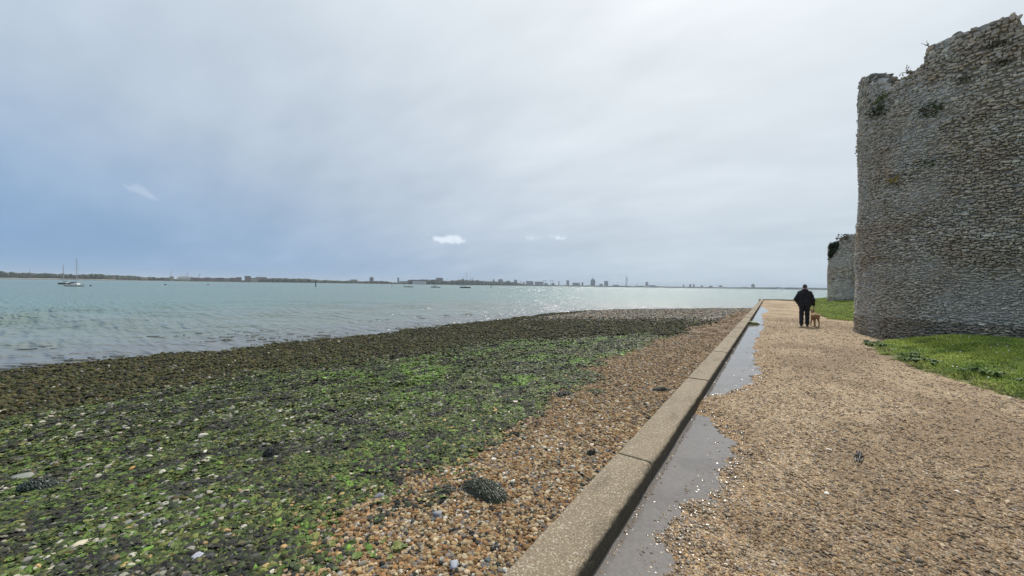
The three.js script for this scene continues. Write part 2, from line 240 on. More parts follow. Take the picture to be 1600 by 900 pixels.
// ---------------------------------------------------------------- kerb that tops the sea wall
{
  const joints = [-11, -8, -5, -2, 1.5, 4.9, 8.05, 11.3, 14.4, 17.5, 20.7, 24, 28, 32, 36, 40, 44, 48, 52, 56, 60, 61.82];
  const k = thing('sea_wall_kerb', 'long straight concrete kerb of jointed slabs between the beach and the gravel path', 'kerb');
  const R = rng(5);
  const sp = [[0.6, 0.55, 0.45], [0.3, 0.26, 0.21], [0.33, 0.29, 0.24], [0.3, 0.27, 0.22], [0.27, 0.24, 0.19], [0.35, 0.31, 0.25], [0.3, 0.26, 0.2], [0.24, 0.2, 0.15]];
  const g = gravelTextures(1024, 150, sp.map((c) => c.map((q) => q * 1.9)), [0.52, 0.47, 0.385], 31);
  const mat = std(null, 0.9, { map: g.map, bumpMap: g.bump, bumpScale: 0.002, vertexColors: true });
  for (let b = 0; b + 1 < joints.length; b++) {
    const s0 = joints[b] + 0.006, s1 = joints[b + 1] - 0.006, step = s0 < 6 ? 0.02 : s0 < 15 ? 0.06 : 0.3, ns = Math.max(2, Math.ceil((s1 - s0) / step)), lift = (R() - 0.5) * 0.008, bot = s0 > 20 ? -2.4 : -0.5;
    const prof = [[0, bot], [0, -0.3], [0, -0.12], [0, -0.09], [0, -0.06], [0, -0.03], [0, 0], [0, 0.03], [0, 0.06], [0, 0.085], [0.003, 0.104], [0.009, 0.114], [0.02, 0.119]];
    for (let i = 1; i <= 12; i++) prof.push([0.02 + 0.27 * i / 12, 0.12]); prof.push([0.303, 0.117], [0.31, 0.107], [0.312, 0.08], [0.313, 0.03], [0.315, -0.2], [0.315, bot]);
    const pos = [], col = [], uv = [], idx = [], n = prof.length;
    for (let i = 0; i <= ns; i++) {
      const s = lerp(s0, s1, i / ns), ends = Math.min(i, ns - i) * (s1 - s0) / ns, pinch = ends < 0.012 ? 0.006 : 0;
      prof.forEach(([d, y], j) => {
        const edge = (j >= 9 && j <= 12) || (j >= n - 6 && j <= n - 3), rough = edge ? 0.028 : j < 9 ? 0.014 : 0.004;
        const q = (fbm(s * 14, d * 30 + y * 30, 0.4, 3) - 0.5) * rough, q2 = (fbm(s * 5, y * 12 + d * 9, 0.8, 2) - 0.5) * rough;
        let dd = d + (j < 13 ? Math.abs(q) * 0.9 + q2 * 0.5 : j > n - 7 ? -Math.abs(q) * 0.8 : 0), yy = y > -0.2 ? y + lift + q * 0.7 - (edge ? Math.abs(q2) : 0) - pinch : y;
        const p = W(s, dd, yy); pos.push(p.x, p.y, p.z); uv.push(s / 1.4, (d + Math.abs(y)) / 1.4);
        const st = fbm(s * 2.2, d * 8 + y * 10, 0.3, 4), algaeShade = j < 10 ? sst(st * 0.7 + noise(s * 40, y * 40) * 0.3, 0.1, 0.34) : sst(st, 0.58, 0.75) * 0.3;  // path-side face: dark algae, deepened further to paint in the shade it stands in
        const base = mix3([0.41, 0.375, 0.32], [0.32, 0.285, 0.235], st), c = mix3(base, [0.08, 0.074, 0.055], algaeShade); col.push(...c.map((v) => v * 1.0));
      });
    }
    for (let i = 0; i < ns; i++) for (let j = 0; j + 1 < n; j++) { const a = i * n + j, e = a + n; idx.push(a, a + 1, e, a + 1, e + 1, e); }
    for (const [row, fl] of [[0, 0], [ns, 1]]) for (let j = 1; j + 1 < n; j++) { const a = row * n, t = [a, a + j + 1, a + j]; if (fl) t.reverse(); idx.push(...t); }
    for (let i = 0; i < idx.length; i += 3) { const t = idx[i + 1]; idx[i + 1] = idx[i + 2]; idx[i + 2] = t; }
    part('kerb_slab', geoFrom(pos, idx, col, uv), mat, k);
  }
  // the wall that turns the corner at the far end
  const a = W(61.83, 0.3), w = thing('sea_wall', 'low concrete sea wall closing the far end of the gravel path', 'wall', V3(a.x, 0, a.z));
  const wm = std(null, 0.9, { map: g.map, bumpMap: g.bump, bumpScale: 0.002, vertexColors: true });
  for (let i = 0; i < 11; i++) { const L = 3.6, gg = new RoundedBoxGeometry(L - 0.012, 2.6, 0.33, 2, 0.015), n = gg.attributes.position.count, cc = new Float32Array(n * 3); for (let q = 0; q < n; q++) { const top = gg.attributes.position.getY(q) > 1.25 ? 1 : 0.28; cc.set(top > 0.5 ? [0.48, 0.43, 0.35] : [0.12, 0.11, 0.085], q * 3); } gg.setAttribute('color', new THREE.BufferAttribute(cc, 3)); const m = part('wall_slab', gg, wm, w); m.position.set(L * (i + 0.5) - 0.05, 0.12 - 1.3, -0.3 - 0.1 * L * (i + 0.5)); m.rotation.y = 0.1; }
}

// ---------------------------------------------------------------- castle towers
const stoneShapes = [1, 2, 3, 4, 5, 6].map((k) => lump(k, 1, 0.62, 0.62));
function tower(o) {
  const R = rng(o.seed), t = thing('castle_tower', o.label, 'tower', V3(o.x, 0, o.z));
  t.userData.kind = 'thing';
  const nPhi = o.fine ? 420 : 200, top = (ph) => interp(o.top, ph);
  const unwrap = (ph) => { let a = ph; while (a > o.mid + 180) a -= 360; while (a < o.mid - 180) a += 360; return a; };
  const bulge = (ph, h) => (fbm(ph * 0.06 + o.seed, h * 0.9, 0.4, 3) - 0.5) * 0.16;
  const dirt = (ph, h) => fbm(ph * 0.05 + 9 + o.seed, h * 0.8, 0.7, 4);
  const smoothZone = (ph, y) => sst(fbm(ph * 0.03 + 50, y * 0.55, 0.6, 3) + (1 - sst(y, 0.8, 3.6)) * 0.17 - (y < 0.75 ? 0.3 : 0) - sst(y, 1.9, 2.6) * (1 - sst(y, 3.6, 4.4)) * 0.12, 0.46, 0.6);
  const rust = (ph, y) => sst(fbm(ph * 0.07 + 3, y * 1.1 + 20, 0.2, 4) + 0.14 * sst(y, 1.6, 2.6) * (1 - sst(y, 3.4, 4.4)) * sst(ph, -112, -90), 0.54, 0.68);
  { // core: mortar and rubble, outside, broken top, inside
    const rows = o.fine ? 70 : 40, pos = [], col = [], idx = [], uv = [];
    const ring = rows + 1 + 8 + 6;
    for (let i = 0; i <= nPhi; i++) {
      const ph = o.mid - 180 + 360 * i / nPhi, a = degToRad(ph), H = top(unwrap(ph)), rIn = o.r - (o.fine ? lerp(1.1, 0.5, sst(ph, -87, -83) * (1 - sst(ph, -15, 10))) : 1.1);
      for (let j = 0; j < ring; j++) {
        let rr, h;
        if (j <= rows) { h = lerp(o.base - 0.5, H, j / rows); rr = o.r - 0.035 + bulge(ph, h) + (fbm(ph * 0.5, h * 8, 0.4, 3) - 0.5) * 0.1; }
        else if (j <= rows + 8) { const q = (j - rows) / 8; rr = lerp(o.r - 0.03, rIn, q); h = H + (fbm(ph * 0.3, q * 4, 0.2, 3) - 0.6) * 0.3 * Math.sin(q * 3.14); }
        else { const q = (j - rows - 8) / 6; rr = rIn; h = lerp(H, o.base - 0.5, q); }
        pos.push(rr * Math.sin(a), h, -rr * Math.cos(a)); uv.push(ph / 360 * 2 * Math.PI * o.r / 2.2, h / 2.2);
        const dq = dirt(ph, h), c = mix3(mix3([0.28, 0.26, 0.22], [0.43, 0.41, 0.37], smoothZone(ph, h)), [0.2, 0.16, 0.11], sst(dq, 0.42, 0.68) * 0.8); const f = 0.78 + 0.44 * fbm(ph * 0.5, h * 7, 0.2, 3); col.push(...c.map((v) => v * f));
      }
    }
    for (let i = 0; i < nPhi; i++) for (let j = 0; j + 1 < ring; j++) { const p = i * ring + j, q = p + ring; idx.push(p, p + 1, q, p + 1, q + 1, q); }
    const g = geoFrom(pos, idx, col, uv); const m = std(null, 0.95, { vertexColors: true, bumpMap: o.bump, bumpScale: 0.03 });
    const nz = g.attributes.normal, k = ring * Math.floor(nPhi / 2) + 20; if (nz.getX(k) * pos[k * 3] + nz.getZ(k) * pos[k * 3 + 2] < 0) { for (let i = 0; i < idx.length; i += 3) { const w = idx[i + 1]; idx[i + 1] = idx[i + 2]; idx[i + 2] = w; } g.setIndex(idx); g.computeVertexNormals(); }
    part('wall_core', g, m, t);
  }
  // stones laid in rough courses
  const list = [], [p0, p1] = o.span;
  let h = o.base - 0.1;
  while (h < o.maxTop) {
    const band = o.rubble ? sst(fbm(3, h * 0.8, 0.5, 2), 0.35, 0.6) : 0.5, up = sst(h, 4, 8);
    const ch = (0.06 + R() * 0.06 + up * 0.04 * R()) * o.size * (0.9 + 0.35 * sst(h, 6.5, 8.3)) * (0.8 + 0.45 * noise(h * 1.7, 4));
    let ph = p0 + R() * 3;
    while (ph < p1) {
      const len = (0.08 + Math.pow(R(), 2) * 0.2 + up * 0.07 * R()) * o.size, dp = len / o.r * 57.3; const pm = ph + dp / 2, H = top(unwrap(pm)); ph += dp * (0.95 + R() * 0.12);
      const wob = (fbm(pm * 0.045, h * 0.5, 0.1, 3) - 0.5) * 0.28, y = h + ch / 2 + wob + (R() - 0.5) * 0.05;
      if (y > H - 0.02 + R() * 0.07 || y < o.base - 0.2) continue;
      const dq = dirt(pm, y), smooth = smoothZone(pm, y), rs = rust(pm, y);
      if (R() < 0.1 + smooth * 0.12) continue;
      const br = sst(dq, 0.44, 0.66), ok = sst(o.ochre ? 1 - Math.hypot((pm - o.ochre[0]) / 9, (y - o.ochre[1]) / 0.7) : 0, 0, 0.6);
      let c = pick(R, [[4, [0.37, 0.34, 0.285]], [3, [0.3, 0.275, 0.235]], [2, [0.46, 0.43, 0.365]], [1.3, [0.21, 0.19, 0.16]], [0.35, [0.6, 0.56, 0.48]], [0.5, [0.34, 0.28, 0.21]]]);
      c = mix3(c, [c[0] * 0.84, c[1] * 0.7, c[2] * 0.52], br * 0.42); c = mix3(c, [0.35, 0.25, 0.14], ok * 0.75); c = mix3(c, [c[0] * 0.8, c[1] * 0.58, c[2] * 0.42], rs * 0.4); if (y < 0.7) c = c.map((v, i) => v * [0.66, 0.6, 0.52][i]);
      if (smooth > 0.4) c = mix3(c, [0.375, 0.35, 0.31], smooth * 0.6);
      c = vary(R, c, 0.24); c = mix3(c, [0.33, 0.32, 0.295], 0.22).map((v) => v * 1.36);
      const out = (R() * R() * 0.065 + 0.004) * (1 - 0.7 * smooth) - 0.012 * smooth;
      list.push({ a: pm, y, len, ch, out, c, k: Math.floor(R() * 6), flip: Math.floor(R() * 4), v: R(), tilt: (R() - 0.5) * 0.6, th: 0.04 + R() * 0.04 });
    }
    h += ch * 0.97;
  }
  // loose stones along the broken top
  for (let ph = p0; ph < p1; ph += (o.fine ? 2.6 : 4)) { const n = o.fine ? 3 : 2; for (let q = 0; q < n; q++) { const pm = ph + R() * 2.5, H = top(unwrap(pm)); list.push({ a: pm, y: H - 0.06 + R() * 0.07, len: 0.16 + R() * 0.16, ch: 0.08 + R() * 0.07, out: -R() * (pm > -88 ? 0.35 : 0.8), c: vary(R, [0.2, 0.185, 0.155], 0.3), k: Math.floor(R() * 6), flip: 0, v: 0.5, tilt: (R() - 0.5) * 0.6, th: 0.12 }); } }
  const tmp = new THREE.Object3D(); tmp.rotation.order = 'YXZ';
  const place = (s) => { const a = degToRad(s.a), rr = o.r + bulge(s.a, s.y) + s.out - s.th * 0.55; tmp.position.set(rr * Math.sin(a), s.y, -rr * Math.cos(a)); tmp.rotation.set(0, -a, s.tilt + (s.flip & 1 ? Math.PI : 0)); tmp.scale.set(s.len * 0.49, s.ch * (0.38 + 0.2 * s.v), s.th * (s.flip & 2 ? -1 : 1)); if (s.flip & 2) tmp.rotation.y += 0; tmp.scale.z = s.th; tmp.updateMatrix(); return tmp.matrix; };
  const eye = V3(-o.x, 1.6, -o.z);
  const near = (s) => { const a = degToRad(s.a), p = V3(o.r * Math.sin(a), s.y, -o.r * Math.cos(a)), v = eye.clone().sub(p), dist = v.length(), cosn = (v.x * Math.sin(a) - v.z * Math.cos(a)) / dist; return cosn < 0.25 || s.a < (o.rightEdge ?? -999) ? 0 : s.len * s.ch * cosn / dist / dist; };
  list.forEach((s) => { s.big = near(s); }); const order = [...list].sort((a, b) => b.big - a.big), single = new Set(o.fine ? order.slice(0, 300) : order.slice(0, 0));
  const mats = new Map(); const matOf = (c) => { const key = c.map((v) => Math.round(v * 22)).join(); if (!mats.has(key)) mats.set(key, std(c, 0.93, { flatShading: true, bumpMap: o.bump, bumpScale: 0.01 })); return mats.get(key); };
  const pos = [], nor = [], col = [], idx = []; const v = V3(0, 0, 0), n3 = new THREE.Matrix3();
  for (const s of list) {
    const g = stoneShapes[s.k], M = place(s);
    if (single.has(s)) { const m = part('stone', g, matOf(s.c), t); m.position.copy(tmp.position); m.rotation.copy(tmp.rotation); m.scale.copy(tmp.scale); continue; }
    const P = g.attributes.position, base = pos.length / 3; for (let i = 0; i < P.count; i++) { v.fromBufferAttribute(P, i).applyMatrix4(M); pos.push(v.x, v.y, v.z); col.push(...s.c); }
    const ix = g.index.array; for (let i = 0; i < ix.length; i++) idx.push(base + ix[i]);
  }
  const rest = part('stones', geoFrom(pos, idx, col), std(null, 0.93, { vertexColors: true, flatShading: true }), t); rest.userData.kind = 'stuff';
  return t;
}
const rough = texture(512, 512, (i, j) => { const q = pfbm(i / 512, j / 512, 10, 61, 6); return [q, q, q]; });
tower({ seed: 3, x: 15.63, z: -11.9, r: 3.2, mid: -127, base: 0, maxTop: 9.9, size: 0.58, fine: true, rubble: true, bump: rough, span: [-190, -24], rightEdge: -139, ochre: [-92, 7.25], label: 'tall round castle tower of rough grey flint with a broken top, nearer one',
  top: [[-307, 6.6], [-200, 8.0], [-160, 8.4], [-140, 8.5], [-134.6, 8.6], [-133.4, 8.88], [-131.7, 9.07], [-131, 8.98], [-123.7, 9.02], [-118, 8.97], [-115.6, 9.06], [-109, 9.02], [-104, 9.02], [-102.9, 8.9], [-102.4, 8.6], [-99, 8.5], [-95.7, 8.5], [-92, 8.38], [-89, 8.38], [-85, 8.2], [-82.5, 8.2], [-81, 8.55], [-79, 8.8], [-75, 8.98], [-69.5, 9.18], [-60, 9.42], [-55.5, 9.5], [-49, 9.5], [-44, 8.2], [-20, 7.3], [53, 6.6]] });
tower({ seed: 8, x: 36.4, z: -37.2, r: 3.2, mid: -127, base: 0.3, maxTop: 7.6, size: 1.35, fine: false, rubble: false, bump: rough, span: [-170, -40], label: 'distant round flint castle tower with dark ivy on its top edge, rising from the grass',
  top: [[-307, 6], [-140, 7.0], [-115, 7.1], [-106, 7.1], [-98, 6.95], [-92, 6.7], [-80, 6.5], [-73, 6.4], [-66, 6.2], [-40, 6.2], [53, 6]] });
{ // curtain wall behind the towers, hidden from the path by them
  const a = V3(18.6, 0, -12.6), b = V3(39.5, 0, -37.6), L = a.distanceTo(b), t = thing('castle_wall', 'flint curtain wall set back between the two castle towers', 'wall', V3((a.x + b.x) / 2, 0, (a.z + b.z) / 2), Math.atan2(-(b.z - a.z), b.x - a.x));
  const g = new THREE.BoxGeometry(L, 6.2, 2, 160, 40, 8), p = g.attributes.position; const cc = [];
  for (let i = 0; i < p.count; i++) { const x = p.getX(i), y = p.getY(i), z = p.getZ(i), q = fbm(x * 2, y * 5, z * 2, 3) - 0.5; if (y > 3.05) p.setY(i, y + (fbm(x * 0.6, z, 0.3, 3) - 0.5) * 0.8); p.setZ(i, z + q * 0.12); const c = mix3([0.27, 0.25, 0.22], [0.17, 0.145, 0.11], sst(q, -0.1, 0.15)); cc.push(...c); }
  g.setAttribute('color', new THREE.Float32BufferAttribute(cc, 3)); g.translate(0, 3.1, 0); g.computeVertexNormals(); part('wall_core', g, std(null, 0.95, { vertexColors: true, bumpMap: rough, bumpScale: 0.04 }), t);
}

// ---------------------------------------------------------------- grass
{
  const rs = steps(4, 75, 0.0032, 0.03, 0.5);
  const geo = polar(rs, columns(0.3), (x, z, s, d) => {
    const g = grassIn(s, d); if (g < -0.12 || d < -45 || s > 63.5 || s < -3) return null;
    const a = fbm(s * 2, d * 2, 0.5, 4), c = mix3([0.055, 0.085, 0.022], [0.1, 0.11, 0.04], sst(a, 0.4, 0.65));
    return [grassH(s, d), mix3([0.22, 0.17, 0.09], c, sst(g + (a - 0.5) * 0.3, -0.02, 0.12))];
  }, 1);
  structure('grass_bank', geo, std(null, 0.95, { vertexColors: true, bumpMap: rough, bumpScale: 0.02 }));
  const blade = (R, x, z, h, w, lean, az) => { const pos = [], n = 3; for (let i = 0; i <= n; i++) { const t = i / n, ww = w * (1 - t * 0.85) / 2, o = lean * t * t; const cx = x + Math.sin(az) * o, cz = z + Math.cos(az) * o; pos.push([cx - Math.cos(az) * ww, h * t * (1 - 0.25 * t * lean / h), cz + Math.sin(az) * ww], [cx + Math.cos(az) * ww, h * t * (1 - 0.25 * t * lean / h), cz - Math.sin(az) * ww]); } return pos; };
  const tuft = (seed, nb, spread) => { const R = rng(seed), pos = [], idx = []; for (let b = 0; b < nb; b++) { const q = blade(R, (R() - 0.5) * spread, (R() - 0.5) * spread, 0.5 + R() * 0.5, 0.07 + R() * 0.06, 0.15 + R() * 0.5, R() * 6.28), o = pos.length / 3; q.forEach((k) => pos.push(...k)); for (let i = 0; i < 3; i++) { const a = o + 2 * i; idx.push(a, a + 1, a + 2, a + 1, a + 3, a + 2); } } return geoFrom(pos, idx); };
  const R = rng(41), gm = std(null, 0.8, { side: THREE.DoubleSide }), lists = [[], []];
  const add = (s, d, hm) => {
    const g = grassIn(s, d); if (g < -0.02) return; const p = W(s, d, grassH(s, d) - 0.01), n1 = fbm(s * 0.9, d * 0.9, 0.2, 4), n2 = fbm(s * 3 + 7, d * 3, 0.2, 3);
    let c = mix3([0.2, 0.275, 0.035], [0.29, 0.335, 0.05], sst(n1, 0.35, 0.65)).map((v) => v * 1.22); if (g < 0.3 && R() < 0.4) c = [0.27, 0.23, 0.08]; c = mix3(c, [0.09, 0.16, 0.028], sst(n2, 0.55, 0.72) * 0.8); if (R() < 0.07) c = [0.26, 0.25, 0.1];
    const h = hm * (0.55 + 0.8 * n2) * (0.45 + 0.55 * sst(g, 0, 0.3)) * (0.7 + R() * 0.6);
    lists[R() < 0.5 ? 0 : 1].push({ p, s: [hm * 1.3 * (0.8 + R() * 0.5), h, hm * 1.3 * (0.8 + R() * 0.5)], e: [0, R() * 6.28, 0], c: vary(R, c, 0.22) });
  };
  for (let i = 0; i < 60000; i++) add(4 + R() * 12, -2.9 - R() * 7, 0.075);
  for (let i = 0; i < 34000; i++) { const s = 22.5 + Math.pow(R(), 1.5) * 40; add(s, -3 - R() * 14, 0.11); }
  copies('grass', tuft(1, 9, 1.0), gm, lists[0], 'short green grass growing on the bank round the castle towers', 'grass');
  copies('grass', tuft(2, 11, 1.2), gm, lists[1], 'short green grass growing on the bank round the castle towers', 'grass');
  // daisies
  const dl = []; for (let i = 0; i < 90; i++) { const s = 5 + R() * 9, d = -3.3 - R() * 4; if (grassIn(s, d) < 0.1) continue; const p = W(s, d, grassH(s, d) + 0.055); dl.push({ p, s: [0.012, 0.005, 0.012], e: [R() * 0.5, 0, R() * 0.5], c: [0.8, 0.8, 0.74] }); }
  copies('daisies', new THREE.SphereGeometry(1, 8, 5), std(null, 0.7), dl, 'tiny white daisies dotted through the near grass', 'flowers');
  // broad-leaved weeds along the near edge
  const leafGeo = (seed, n, up) => { const q = rng(seed), pos = [], idx = []; for (let b = 0; b < n; b++) { const az = q() * 6.28, L = 0.6 + q() * 0.4, wd = 0.16 + q() * 0.1, rise = up * (0.3 + q() * 0.7), o = pos.length / 3; for (let i = 0; i <= 5; i++) { const t = i / 5, w = wd * Math.sin(Math.PI * Math.min(0.97, t * 0.9 + 0.08)), rr = L * t, y = rise * Math.sin(t * 2.2) ; for (const sd of [-1, 0, 1]) pos.push(Math.sin(az) * rr + Math.cos(az) * w * sd, y - (sd ? 0.0 : 0.05), Math.cos(az) * rr - Math.sin(az) * w * sd); } for (let i = 0; i < 5; i++) for (let k = 0; k < 2; k++) { const a = o + i * 3 + k; idx.push(a, a + 1, a + 3, a + 1, a + 4, a + 3); } } return geoFrom(pos, idx); };
  const wl = [[12.9, -3.3, 'dark broad-leaved weed at the tip of the near grass by the tower foot'], [12.2, -3.35, 'dark broad-leaved weed on the grass edge just nearer than the tip'], [10.4, -3.5, 'low dark green weed clump where the grass edge starts to bend'], [9.5, -3.55, 'widest dark weed clump on the near grass edge'], [8.5, -4.0, 'small dark weed in the grass right of the widest weed clump'], [7.7, -4.3, 'dark weed in the grass near the right edge of the photo']];
  wl.forEach(([s, d, label], i) => { const p = W(s, d, grassH(s, d)), q = tag(new THREE.Group(), label, 'weed', 'broad-leaved weeds along the grass edge'); q.name = numbered('weed_plant'); q.position.copy(p); scene.add(q); const r2 = rng(60 + i); for (let k = 0; k < 11; k++) { const m = part('leaves', leafGeo(i * 17 + k, 14, 0.75), std(vary(r2, [0.075, 0.13, 0.03], 0.25), 0.7, { side: THREE.DoubleSide }), q); m.position.set((r2() - 0.5) * 0.7, 0.02, (r2() - 0.5) * 0.5); const sc = 0.07 + r2() * 0.05; m.scale.set(sc, sc, sc); m.rotation.y = r2() * 6; } });
  // plants rooted in the towers
  const C1 = [15.63, -11.9], C2 = [36.4, -37.2];
  const wallPlant = (ph, h, size, col, label, C = C1, n = 90, flowers) => {
    const a = degToRad(ph), nx = Math.sin(a), nz = -Math.cos(a), t = thing('wall_plant', label, 'plant', V3(C[0] + nx * 3.22, h, C[1] + nz * 3.22), -a, 'plants rooted in the castle walls'), q = rng(Math.round(ph * 31 + h * 17 + 5000));
    const pos = [], idx = []; for (let i = 0; i < n; i++) { const th = q() * 6.28, rr = Math.sqrt(q()) * size, x = Math.cos(th) * rr, y = Math.sin(th) * rr * 0.62 + (q() - 0.3) * size * 0.4, z = -(q() * size * 0.5 * (1 - rr / size * 0.6)), L = size * (0.16 + q() * 0.2), e1 = V3(q() - 0.5, q() - 0.2, q() - 0.7).normalize().multiplyScalar(L), e2 = V3(q() - 0.5, q() - 0.5, q() - 0.5).cross(e1).normalize().multiplyScalar(L * 0.36), o = pos.length / 3; pos.push(x, y, z, x + e1.x * 0.5 + e2.x, y + e1.y * 0.5 + e2.y, z + e1.z * 0.5 + e2.z, x + e1.x, y + e1.y, z + e1.z, x + e1.x * 0.5 - e2.x, y + e1.y * 0.5 - e2.y, z + e1.z * 0.5 - e2.z); idx.push(o, o + 1, o + 2, o, o + 2, o + 3); }
    part('leaves', geoFrom(pos, idx), std(col, 0.75, { side: THREE.DoubleSide }), t);
    const sp = []; for (let i = 0; i < 6; i++) { const c = new THREE.QuadraticBezierCurve3(V3(0, -0.02, 0.06), V3((q() - 0.5) * size * 0.5, size * 0.2, -size * 0.3), V3((q() - 0.5) * size * 1.5, (q() - 0.1) * size, -size * 0.4)); sp.push(new THREE.TubeGeometry(c, 5, 0.006, 4)); } part('stems', mergeGeometries(sp), std([0.12, 0.09, 0.05], 0.9), t);
    if (flowers) { const fl = []; for (let i = 0; i < 26; i++) { const g = new THREE.IcosahedronGeometry(size * 0.055, 0); g.translate((q() - 0.5) * size * 1.3, size * (0.05 + q() * 0.6), -size * (0.3 + q() * 0.3)); fl.push(g); } part('flowers', mergeGeometries(fl), std([0.55, 0.36, 0.03], 0.7), t); }
    return t;
  };
  wallPlant(-105.8, 7.0, 0.3, [0.05, 0.075, 0.025], 'dark green tuft on the near tower high up below the step in its top');
  wallPlant(-91.4, 5.12, 0.26, [0.11, 0.1, 0.03], 'wall plant with yellow flowers midway up the near tower', C1, 40, true);
  wallPlant(-81.2, 8.05, 0.24, [0.13, 0.17, 0.04], 'yellowish green plant in the notch at the top of the near tower');
  wallPlant(-79.2, 7.7, 0.36, [0.045, 0.065, 0.022], 'dark plant hanging just below the notch of the near tower');
  wallPlant(-104.5, 5.44, 0.22, [0.05, 0.07, 0.028], 'small dark tuft on the near tower right of the yellow flowers');
  wallPlant(-127.3, 8.3, 0.2, [0.06, 0.06, 0.03], 'dark tuft close under the highest top edge of the near tower');
  wallPlant(-129.2, 7.75, 0.17, [0.05, 0.05, 0.025], 'dark tuft second below the highest top edge of the near tower');
  wallPlant(-117.5, 7.6, 0.16, [0.06, 0.065, 0.03], 'small tuft high on the near tower left of two darker tufts');
  wallPlant(-96.5, 5.5, 0.15, [0.07, 0.075, 0.03], 'tiny tuft left of and above the small dark tuft on the near tower');
  wallPlant(-46.8, 8.1, 0.2, [0.12, 0.1, 0.05], 'dry twiggy plant on the left edge of the near tower, topmost of three', C1, 10);
  wallPlant(-46.8, 7.5, 0.2, [0.12, 0.1, 0.05], 'dry twiggy plant on the left edge of the near tower, middle of three', C1, 10);
  wallPlant(-46.8, 6.9, 0.2, [0.12, 0.1, 0.05], 'dry twiggy plant on the left edge of the near tower, lowest of three', C1, 10);
  wallPlant(-95, 8.52, 0.2, [0.16, 0.15, 0.09], 'dry grass on the broken top of the near tower above the notch', C1, 18);
  wallPlant(-104, 9.05, 0.16, [0.14, 0.12, 0.08], 'dry sprig on the step in the top of the near tower', C1, 8);
  const ivy = thing('ivy', 'dark green ivy hanging over the left top corner of the distant tower', 'ivy', V3(C2[0], 0, C2[1])), q = rng(99), pos = [], idx = [];
  for (let i = 0; i < 900; i++) { const ph = -68 - Math.pow(q(), 0.8) * 22, a = degToRad(ph), h = 6.35 - Math.pow(q(), 1.3) * 1.5 * (1 - (-68 - ph) / 34) + (q() - 0.5) * 0.3, rr = 3.12 + q() * 0.26, x = rr * Math.sin(a), z = -rr * Math.cos(a), L = 0.13 + q() * 0.1, e1 = V3(q() - 0.5, q() - 0.7, q() - 0.5).normalize().multiplyScalar(L), e2 = V3(q() - 0.5, q() - 0.5, q() - 0.5).cross(e1).normalize().multiplyScalar(L * 0.5), o = pos.length / 3; pos.push(x, h, z, x + e1.x * 0.5 + e2.x, h + e1.y * 0.5 + e2.y, z + e1.z * 0.5 + e2.z, x + e1.x, h + e1.y, z + e1.z, x + e1.x * 0.5 - e2.x, h + e1.y * 0.5 - e2.y, z + e1.z * 0.5 - e2.z); idx.push(o, o + 1, o + 2, o, o + 2, o + 3); }
  part('leaves', geoFrom(pos, idx), std([0.02, 0.038, 0.013], 0.75, { side: THREE.DoubleSide }), ivy);
  wallPlant(-98, 6.75, 0.6, [0.13, 0.115, 0.065], 'dry brown growth on top of the distant tower right of the ivy', C2, 120);
}

